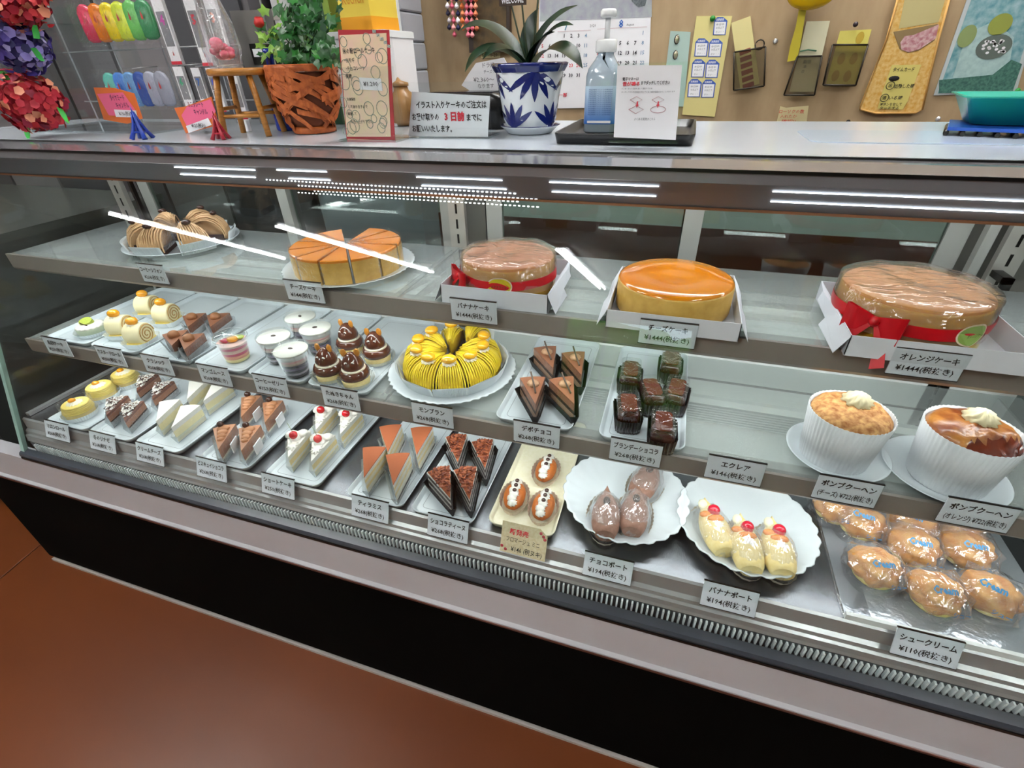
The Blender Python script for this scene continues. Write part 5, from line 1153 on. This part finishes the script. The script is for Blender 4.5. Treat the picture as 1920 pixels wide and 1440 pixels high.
for cx, cy in ((1193, 205), (1234, 205)):
    x, z = loc(cx, cy); s_ = sc*14
    pts_ = [(x-s_, -th-.001, z), (x, -th-.001, z+s_*.45), (x+s_, -th-.001, z), (x, -th-.001, z-s_*.5), (x-s_, -th-.001, z)] if cx < 1200 else [(x+s_*cos(i*pi/8), -th-.001, z+s_*.4*sin(i*pi/8)) for i in range(17)]
    mb.tube(pts_, .0004, 4); x, z = loc(cx, 187); mb.tube([(x-s_*.8, -th-.001, z), (x, -th-.001, z+s_*.4), (x+s_*.8, -th-.001, z), (x, -th-.001, z-s_*.4), (x-s_*.8, -th-.001, z)], .0003, 4)
mb.build('line_drawing', mat('pale_red_line', '#c09098', .6), r)
mb = MB()
for cx in (1195, 1234):
    x, z = loc(cx, 196); mb.add([(x-.001, -th-.001, z+.004), (x+.001, -th-.001, z+.004), (x+.001, -th-.001, z), (x+.0025, -th-.001, z), (x, -th-.001, z-.004), (x-.0025, -th-.001, z), (x-.001, -th-.001, z)], [(0, 6, 2, 1), (5, 4, 3)])
mb.build('arrow_print', redink, r)
zb = ZC+.005-r.location.z; MB().box(-.05, .05, 0, .03, zb, zb+.002).box(-.05, .05, -.0, .0015, zb, zb+.1).build('clear_stand', plast, r)
# round hanging price note behind orchid
y_ = 1.1
r, loc, sc, th = flat('curved_price_note', 'white rounded handwritten price note standing behind the orchid pot', 'sign', [(893, 118), (945, 108), (968, 150), (960, 180), (920, 184), (885, 172), (866, 160), (878, 140)], y_, paper, part_name='panel')
wr(r, loc, sc, th, [('ドラ焼', 917, 122, 9, 24), ('チーズケーキ', 924, 134, 7, 34), ('¥2,360〜', 908, 149, 10, 42), ('なります', 912, 161, 9, 32)], mat('pencil', '#50505a', .6), bold=.0)
zb = ZC-r.location.z; MB().box(-.002, .002, 0, .003, zb, .0).box(-.02, .02, -.01, .02, zb, zb+.002).build('stand', plast, r)
b0 = at(820, 214, ZC); r = thing('black_terminal', 'low black device behind the white order notice', 'device', (-.44, 1.06, ZC)); MB().loft([[(x, y, z) for x, y in rr(w_, .09, .02, 4)] for w_, z in ((.2, 0), (.2, .05), (.17, .062))]).build('device_body', black, r); MB().box(-.07, .07, -.03, .03, .0625, .064).build('screen', mat('dark_screen', '#1a2030', .1), r)
r = thing('brown_jug', 'tan round jar behind the menu card', 'jar', (-.60, 1.08, ZC)); MB().lathe([(.02, 0), (.03, .01), (.033, .04), (.028, .06), (.02, .066), (.018, .074)], 32).build('jar_body', mat('tan_ceramic', '#a07848', .35), r); MB().lathe([(.021, .074), (.021, .08), (.006, .084), (.001, .09)], 24).build('lid', mat('tan_ceramic'), r)
# boxes behind the ivy
p = aty(672, 57, 1.05); r = thing('white_carton', 'plain white carton behind the menu card, carrying the yellow box', 'box', (p.x+.0, 1.115, ZC)); hz = p.z-ZC
MB().box(-.075, .055, -.06, .06, 0, hz).build('carton_body', paper, r); MB().box(-.077, .057, -.062, .062, hz-.012, hz-.001).build('lid', white, r)
r = thing('yellow_cake_carton', 'yellow carton with orange band and lettering on top of the white carton', 'box', (p.x, 1.10, ZC+hz+.0003), (0, 0, -.12))
yl = mat('yellow_card', '#e8cc4c', .5); og = mat('orange_band', '#eda41c', .5)
MB().box(-.038, .038, -.045, .045, .022, .20).build('carton_body', yl, r); MB().box(-.0385, .0385, -.0455, .0455, 0, .022).build('orange_band', og, r)
t = MB(); text(t, 'Baum', 0, .078, .026, .038, -.0458, .0); text(t, 'Kuchen', .0, .052, .026, .052, -.0458, .0); t.build('lettering', mat('orange_ink', '#d88820', .5), r)
p = aty(612, 57, 1.08); r = thing('dark_green_box', 'dark green box with a lime edge behind the ivy', 'box', (p.x-.035, 1.12, ZC)); hz2 = p.z-ZC
MB().box(-.05, .03, -.03, .03, 0, .24).build('box_body', mat('dark_green', '#1c4a2c', .5), r); MB().box(.03, .045, -.03, .03, 0, .24).build('lime_side', mat('lime', '#7c9a30', .5), r)
t = MB(); text(t, '5211', -.005, .2, .014, .03, -.0305, .0); t.build('lettering', paper, r)
p = aty(490, 45, 1.12); r = thing('label_printer', 'grey machine with black slots behind the stool', 'machine', (p.x, 1.14, ZC), (0, 0, .25))
MB().box(-.06, .06, -.04, .04, 0, .22).build('machine_body', mat('machine_grey', '#6c6a66', .45), r); MB().box(-.035, .03, -.0415, -.04, .12, .16).build('slot_panel', black, r)
for k in range(2): MB().box(-.03+.028*k, -.008+.028*k, -.0425, -.0415, .135, .15).build('white_key', paper, r)
MB().box(.035, .052, -.0415, -.04, .02, .2).build('side_slot', mat('slot_brown', '#2c221c', .5), r)
r = thing('beige_stack_box', 'pale grey box standing under the machine behind the ivy', 'box', (p.x+.085, 1.13, ZC)); MB().box(-.03, .03, -.03, .03, 0, .25).build('box_body', mat('pale_grey_card', '#b8b8b8', .6), r); MB().box(-.031, .031, -.0315, -.03, .2, .22).build('tape', mat('tape', '#98948c', .4), r)
# till end : teal tray and pen
a = at(1905, 262, ZC); r = thing('teal_tray', 'teal plastic change tray at the till end of the counter', 'tray', (a.x+.03, a.y+.09, ZC+.014), (0, 0, -.2)); teal = mat('teal_plastic', '#1f9c88', .25)
LL = lambda w, d, z: [(x, y, z) for x, y in rr(w, d, .02, 5)]
MB().loft([LL(.12, .10, 0), LL(.16, .14, .035), LL(.17, .15, .036), LL(.17, .15, .038), LL(.158, .138, .037), LL(.118, .098, .003)]).build('tray_body', teal, r)
r = thing('blue_rack', 'blue and black wire mat under the teal tray', 'rack', (a.x+.02, a.y+.06, ZC), (0, 0, -.35))
MB().box(-.08, .08, -.06, .06, .008, .0125).build('mat', mat('blue_plastic2', '#1c50b0', .3), r)
for k in range(9): MB().tube([(-.08+.02*k, -.062, .004), (-.08+.02*k, 0, .004), (-.08+.02*k, .06, .004)], .0035, 6).build('wire', black, r)
sh = at(1500, 262, ZC); r = thing('white_sheet', 'thin pale plastic desk sheet lying on the counter by the till end', 'sheet', (.33, .97, ZC-.0003)); MB().prism(rr(.30, .15, .02, 4), 0, .0012).build('sheet', mat('desk_sheet', '#bccbdc', .1), r)

# ------------------------------------------------------------------ things on the back wall
WY = 1.699
def bead_string(px, y0, y1, col, k, par):
    a = aty(px, y0, WY-.03); b = aty(px+(y1-y0)*-.0, y1, WY-.03); n = int((a.z-b.z)/.017); m = MB()
    for i in range(n):
        z = a.z-.017*i; m.lathe([(.001, .008), (.007, 0), (.0075, -.003), (.002, -.008)], 6, (i+k) % 2, M=Matrix.Translation((a.x-par.location.x, -.0+.004*sin(i*2+k), z-par.location.z)))
    m.build('bead_string', col, par)
pp = aty(858, 30, WY-.03); r = thing('paper_bead_strings', 'bunch of hanging folded paper bead strings in pink, orange and navy', 'ornament', (pp.x, WY-.03, pp.z))
cs = [('#1c1838', '#e8e0e8'), ('#d86078', '#f0a0a0'), ('#1c2450', '#f0f0f4'), ('#e07838', '#e8905c'), ('#f08898', '#e8788c'), ('#f0989c', '#e06880'), ('#d87850', '#e89878')]
for k, c2 in enumerate(cs):
    bead_string(834+9*k, -60, [72, 78, 76, 70, 82, 84, 66][k], [mat('bead_'+c2[0][1:], c2[0], .5), mat('bead_'+c2[1][1:], c2[1], .5)], k, r)
MB().tube([(-.06, .0, .16), (0, .0, .165), (.06, .0, .16)], .003, 6).build('hanging_bar', wood, r)
r, loc, sc, th = flat('framed_picture', 'dark brown framed picture hanging behind the orchid leaves', 'picture', [(876, -40), (958, -40), (960, 98), (884, 99)], WY, mat('dark_frame', '#2c1c12', .5), th=.018, part_name='frame')
sub(r, loc, th, 'canvas', [(890, -36), (954, -36), (952, 90), (892, 92)], mat('brown_canvas', '#5c4828', .7, col2='#3a2c18', nscale=8))
r, loc, sc, th = flat('cream_wall_sticker', 'small cream note with dates under the dark framed picture', 'note', [(901, 97), (938, 96), (938, 108), (902, 109)], WY, mat('cream_note', '#d8cc9c', .6), part_name='paper'); wr(r, loc, sc, th, [('5F〜1-20', 919, 103, 8, 30)], ink, bold=0)
# calendar
r, loc, sc, th = flat('wall_calendar', 'large two month wall calendar with a grey photo on top', 'calendar', [(1014, -60), (1224, -60), (1214, 200), (1006, 204)], WY, paper, th=.003, part_name='sheet')
sub(r, loc, th, 'photo', [(1014, -60), (1223, -60), (1222, 32), (1013, 40)], mat('grey_photo', '#9a98a8', .5, col2='#a8b0b0', nscale=9))
sub(r, loc, th+.0006, 'rock_motif', [(1180, -10), (1216, -12), (1210, 10), (1198, 14), (1186, 4)], mat('rock_motif', '#4c5458', .6, col2='#6c7478', nscale=40))
wr(r, loc, sc, th, [('7', 1062, 50, 15), ], mat('teal_ink', '#3c84a0', .5), nm='month_number'); wr(r, loc, sc, th, [('8', 1165, 44, 17)], blueink, nm='month_number')
wr(r, loc, sc, th, [('2020', 1112, 48, 6), ('August', 1182, 46, 5)], mat('grey_ink'), bold=0)
it, bl, rd_ = [], [], []
for wk, row in enumerate(([None]*3+[1, 2, 3, 4], list(range(5, 12)), list(range(12, 19)), list(range(19, 26)), list(range(26, 32))+[None])):
    for d_, v in enumerate(row):
        if v is None: continue
        x_ = 1018+13.5*d_-wk*.3; y__ = 67+18.5*wk-(d_-3)*.2; (bl if d_ == 6 else rd_ if (d_ == 0 or v in (23, 24)) else it).append((str(v), x_, y__, 8.5, None))
for wk, row in enumerate(([None]*6+[1], list(range(2, 9)), list(range(9, 16)), list(range(16, 23)), list(range(23, 30)))):
    for d_, v in enumerate(row):
        if v is None: continue
        x_ = 1122+14*d_-wk*.6; y__ = 62+18.5*wk-(d_-3)*.2; (bl if d_ == 6 else rd_ if d_ == 0 else it).append((str(v), x_, y__, 8.5, None))
wr(r, loc, sc, th, it, mat('calendar_ink', '#2c2c34', .6), 'lettering', bold=.03); wr(r, loc, sc, th, bl, mat('sat_blue', '#7090b0', .6), 'lettering', bold=.02); wr(r, loc, sc, th, rd_, redink, 'lettering', bold=.02)
t = MB()
for x0_, x1_, yy in ((1046, 1108, 60), (1120, 1213, 55)):
    a_, b_2 = loc(x0_, yy), loc(x1_, yy-2); t.box(a_[0], b_2[0], -th-.001, -th-.0008, a_[1], a_[1]+.0008)
t.build('rule_line', mat('pale_red_line'), r); wr(r, loc, sc, th, [('ベ一部', 1052, 178, 8, 26)], redink)
# light green strip with oval stickers
r, loc, sc, th = flat('pale_green_strip', 'pale green card strip with silver oval stickers beside the calendar', 'card', [(1257, 58), (1295, 60), (1282, 200), (1240, 198)], WY, mat('pale_green_card', '#a8c0b8', .6), part_name='card')
for k in range(4):
    x, z = loc(1269-2.6*k, 74+29*k); MB().ball((x, -th-.001, z), .012*.95, 14, 8, 0, None, (.62, .12, 1)).build('oval_rim', ink, r); MB().ball((x+.001, -th-.002, z), .0098, 14, 8, 0, None, (.6, .14, 1)).build('oval_sticker', mat('silver_foil', '#c8c0a8', .2, .8), r)
# yellow label sheet
r, loc, sc, th = flat('yellow_label_sheet', 'pale yellow sheet with seven blue and white arched labels, pinned to the wall', 'paper', [(1306, 30), (1373, 30), (1340, 219), (1279, 215)], WY-.002, mat('pale_yellow_sheet', '#d8cc88', .6), part_name='sheet')
for cx, cy in ((1350, 49), (1315, 89), (1341, 90), (1309, 128), (1335, 129), (1302, 165), (1328, 166)):
    w_, h_ = 12, 17
    o_ = [(cx-w_-1.5, cy+h_), (cx-w_+1, cy-h_+7), (cx-5, cy-h_), (cx+6, cy-h_), (cx+w_+2, cy-h_+7), (cx+w_-2, cy+h_)]
    sub(r, loc, th, 'label', o_, mat('label_border', '#3c5cb0', .5)); q_ = [(cx-w_+.5, cy+h_-1.5), (cx-w_+2.5, cy-h_+9), (cx+w_-.5, cy-h_+9), (cx+w_-3.5, cy+h_-1.5)]
    sub(r, loc, th+.0006, 'label_face', q_, paper)
wr(r, loc, sc, th, [(s_, cx+dx, cy+dy, hp, 14) for cx, cy in ((1350, 49), (1315, 89), (1341, 90), (1309, 128), (1335, 129), (1302, 165), (1328, 166)) for s_, dx, dy, hp in (('消費期限', 0, -12, 4),)], paper, 'label_lettering', d=.0022, bold=.01)
wr(r, loc, sc, th, [(s_, cx+dx, cy+dy, hp, 14) for cx, cy in ((1350, 49), (1315, 89), (1341, 90), (1309, 128), (1335, 129), (1302, 165), (1328, 166)) for s_, dx, dy, hp in (('本日中', 0, -3, 3.5), ('お召上下', 0, 3, 3.5), ('さい・・', -1, 11, 4))], mat('grey_ink'), 'label_lettering', d=.0022, bold=.0)
x, z = loc(1336, 35); MB().ball((x, -th-.004, z), .007, 10, 7).build('push_pin', mat('green_pin', '#1c8a2c', .3), r)
# wire card holders
def holder(pts, card, cardm, label, prints, loop=None, y=WY-.012):
    r, loc, sc, th = flat('card_holder', label, 'card holder', card, y, cardm, th=.002, part_name='card')
    q = [loc(a, b) for a, b in pts]
    for i in range(4):
        a_, b_2 = q[i], q[(i+1) % 4]; MB().tube([(a_[0], -.008, a_[1]), ((a_[0]+b_2[0])/2, -.008, (a_[1]+b_2[1])/2), (b_2[0], -.008, b_2[1])], .0022, 6).build('wire', mat('dark_wire', '#3a342c', .4, .5), r)
    m = MB(); m.loft([[(x, -.0065, z) for x, z in q], [(x, -.006, z) for x, z in q]], sm=False); m.build('mesh_pocket', clear('smoke_pocket', '#ece8e0', .6, .2, .02, haze=.16, hazecol='#6a6458'), r)
    for nm, pp_, mm in prints: sub(r, loc, th, nm, pp_, mm)
    if loop:
        x, z = loc(*loop); MB().tube([(x+.011*cos(i*pi/6), -.006, z+.011*sin(i*pi/6)) for i in range(13)], .0018, 6).build('loop', mat('dark_wire'), r)
    return r, loc, sc, th
yc = mat('pale_yellow_card', '#d8cc90', .6); lr = mat('label_red', '#8c2c24', .6)
r, loc, sc, th = holder([(1376, 98), (1435, 88), (1432, 161), (1375, 169)], [(1371, 43), (1407, 30), (1424, 157), (1388, 167)], yc, 'wire card holder with a stack of dark red labels, beside the yellow label sheet', [('red_label', [(1386+1.2*k, 96+12.6*k), (1407+1.2*k, 89+12.6*k), (1408+1.2*k, 97+12.6*k), (1387+1.2*k, 105+12.6*k)], lr) for k in range(6)], (1424, 84))
r, loc, sc, th = holder([(1494, 106), (1540, 105), (1526, 178), (1469, 178)], [(1512, 40), (1556, 39), (1540, 108), (1530, 172), (1480, 172), (1497, 104)], mat('cream_paper2', '#d8d4b4', .6), 'wire card holder with a tall cream card, under the yellow ribbon', [], None)
wr(r, loc, sc, th, [('期限', 1513, 116, 7), ('本', 1509, 125, 6), ('日', 1505, 134, 6)], mat('pencil'), bold=0)
m = MB(); x, z = loc(1513, 96); m.tube([(x-.018, -.011, z), (x, -.011, z+.003), (x+.02, -.011, z)], .002, 6); m.build('clip', mat('green_clip', '#4c7a5c', .3), r)
r, loc, sc, th = holder([(1560, 84), (1626, 84), (1603, 160), (1542, 159)], [(1575, 58), (1634, 55), (1604, 158), (1548, 158)], mat('yellow_card2', '#d0c460', .6), 'wire card holder with a yellow card of oval stickers, third along the wall', [], None)
for a, b in ((1612, 71), (1577, 110), (1600, 110), (1566, 142), (1588, 143)):
    x, z = loc(a, b); MB().lathe([(.0115, 0), (.0115, .0006)], 20, 0, M=Matrix.Translation((x, -th, z)) @ Matrix.Rotation(pi/2, 4, 'X') @ Matrix.Diagonal((.75, 1.1, 1, 1))).build('oval_sticker', mat('gold_sticker', '#b89c38', .4), r)
x, z = loc(1603, 46); MB().ball((x, -.006, z), .006, 10, 7).build('push_pin', mat('dark_pin', '#2c1c28', .3), r)
# yellow scoop and ribbon
p = aty(1520, -2, WY-.04); r = thing('yellow_balloon', 'round yellow balloon shaped ornament at the top of the board', 'ornament', p)
MB().ball((0, 0, .012), .055, 28, 16, 0, None, (1, .45, .62)).build('balloon', mat('yellow_rubber', '#e8bc18', .15, coat=.5), r)
m = MB(); L = []
for a, b, c, d_ in ((1498, 18, 1512, 18), (1492, 50, 1506, 52), (1482, 85, 1500, 88), (1476, 116, 1494, 112)):
    u_, v_ = aty(a, b, WY-.02)-p, aty(c, d_, WY-.02)-p; L.append([tuple(u_), tuple(v_)])
m.loft(L, closed=False, cap0=False, cap1=False); m.build('ribbon_tail', mat('yellow_ribbon', '#d8c83c', .4), r)
# small candle note
r, loc, sc, th = flat('candle_note', 'small torn cream note with red handwriting at the bottom of the board', 'note', [(1463, 199), (1474, 202), (1516, 198), (1512, 231), (1456, 230)], WY-.001, mat('cream_note'), part_name='paper')
wr(r, loc, sc, th, [('ローソクの数', 1484, 209, 7, 42), ('入れたか', 1478, 218, 6, 28), ('確認!!', 1478, 227, 6, 24)], redink, bold=0)
# fabric wall pocket
r, loc, sc, th = flat('wall_pocket', 'orange patterned fabric wall pocket with a yellow handwritten note', 'wall pocket', [(1686, -20), (1782, -20), (1758, 70), (1727, 205), (1715, 211), (1640, 212), (1611, 205), (1613, 195), (1660, 75)], WY-.004, mat('orange_fabric', '#c8963c', .8, col2='#d8b878', nscale=25), th=.008, part_name='fabric')
sub(r, loc, th, 'upper_pocket', [(1694, 0), (1770, -2), (1757, 42), (1683, 54)], mat('cream_fabric', '#b8aC78', .8)); sub(r, loc, th, 'pocket_opening', [(1673, 60), (1756, 45), (1750, 76), (1720, 95), (1700, 99), (1685, 92)], mat('brown_inside', '#86704a', .8))
sub(r, loc, th+.0006, 'folded_papers', [(1686, 80), (1694, 68), (1710, 66), (1758, 46), (1752, 72), (1722, 92), (1702, 98), (1688, 93)], mat('pink_print_paper', '#a86870', .7, col2='#c8a8a8', nscale=30)); sub(r, loc, th+.001, 'yellow_note', [(1670, 122), (1725, 121), (1700, 188), (1690, 205), (1643, 203), (1655, 165)], mat('yellow_note', '#cfc26c', .6))
wr(r, loc, sc, th, [('タイムカード', 1692, 130, 8, 36), ('出', 1667, 160, 7), ('出勤した時', 1693, 161, 8, 34), ('退', 1656, 183, 7), ('いる時', 1677, 183, 8, 24), ('ボタンをおして', 1668, 195, 6, 38), ('タッチする', 1665, 202, 6, 34)], ink, d=.003)
t = MB()
for a, b in ((1667, 160), (1656, 183)):
    x, z = loc(a, b); t.tube([(x+.009*cos(i*pi/8), -th-.003, z+.0085*sin(i*pi/8)) for i in range(17)], .0007, 4)
x, z = loc(1674, 147); t.ball((x, -th-.002, z), .012, 10, 6, 0, None, (1, .1, .5)); t.build('pen_mark', ink, r)
m = MB(); q = [loc(*a) for a in ((1686, -20), (1660, 75), (1613, 195), (1611, 205), (1640, 212), (1715, 211), (1727, 205), (1758, 70), (1782, -20))]; m.tube([(x, -th-.001, z) for x, z in q], .0025, 6); m.build('edge_binding', mat('binding', '#d8a860', .7), r)
# blue green poster
r, loc, sc, th = flat('blue_poster', 'blue green painted poster with a speckled round shape, in a clear sleeve', 'poster', [(1819, -20), (1960, -20), (1905, 172), (1750, 179)], WY-.001, mat('poster_white', '#b8c0c0', .5), part_name='backing')
sub(r, loc, th, 'picture', [(1826, -16), (1950, -16), (1895, 172), (1758, 175)], mat('poster_paint', '#4a8890', .6, col2='#9ab8bc', nscale=14, contrast=.7))
sub(r, loc, th+.0006, 'pale_shape', [(1815, 62), (1862, 40), (1900, 70), (1890, 130), (1850, 146), (1785, 146), (1800, 100)], mat('poster_pale', '#98b4b4', .6, col2='#a8c4c0', nscale=20))
sub(r, loc, th+.0010, 'dark_ground', [(1760, 150), (1800, 146), (1860, 140), (1895, 112), (1915, 120), (1897, 172), (1760, 174)], mat('poster_ground', '#2c5850', .6, col2='#4c7c6c', nscale=40))
for (a, b, sx, sz), c_ in (((1874, 46, 18, 17), '#8c9440'), ((1812, 68, 14, 18), '#84945c'), ((1862, 88, 28, 20), '#5c6860')):
    x, z = loc(a, b); MB().lathe([(1, 0), (1, .001)], 28, 0, M=Matrix.Translation((x, -th-.0014, z)) @ Matrix.Rotation(pi/2, 4, 'X') @ Matrix.Diagonal((sx*sc, sz*sc, .6, 1))).build('round_shape', mat('poster_'+c_[1:], c_, .6), r)
t = MB(); rn = random.Random(4)
for k in range(26):
    a, b = 1862+rn.uniform(-22, 22), 88+rn.uniform(-13, 13); x, z = loc(a, b); t.lathe([(1, 0), (1, .0012)], 8, 0, M=Matrix.Translation((x, -th-.002, z)) @ Matrix.Rotation(pi/2, 4, 'X') @ Matrix.Diagonal((.0035, .0028, .5, 1)))
stuff(t.build('white_speckles', paper, r)); x, z = loc(1906, 170); MB().ball((x, -th-.003, z), .006, 10, 7).build('push_pin', mat('green_pin'), r)
for (a, b), lb, c_ in (((1590, 229), 'small dark pin low on the board under the wall pocket edge', '#2a2420'), ((1759, 223), 'small chrome pin low on the board beside the poster', '#d8d8d8'), ((1454, 77), 'small chrome pin between the first and second card holders', '#d8d8d8')):
    p = aty(a, b, WY-.002); tag(MB().ball((0, 0, 0), .006, 10, 7, 0, None, (1, .6, 1)).build('wall_pin', mat('pin_'+c_[1:], c_, .2, .5), None, p), lb, 'pin')
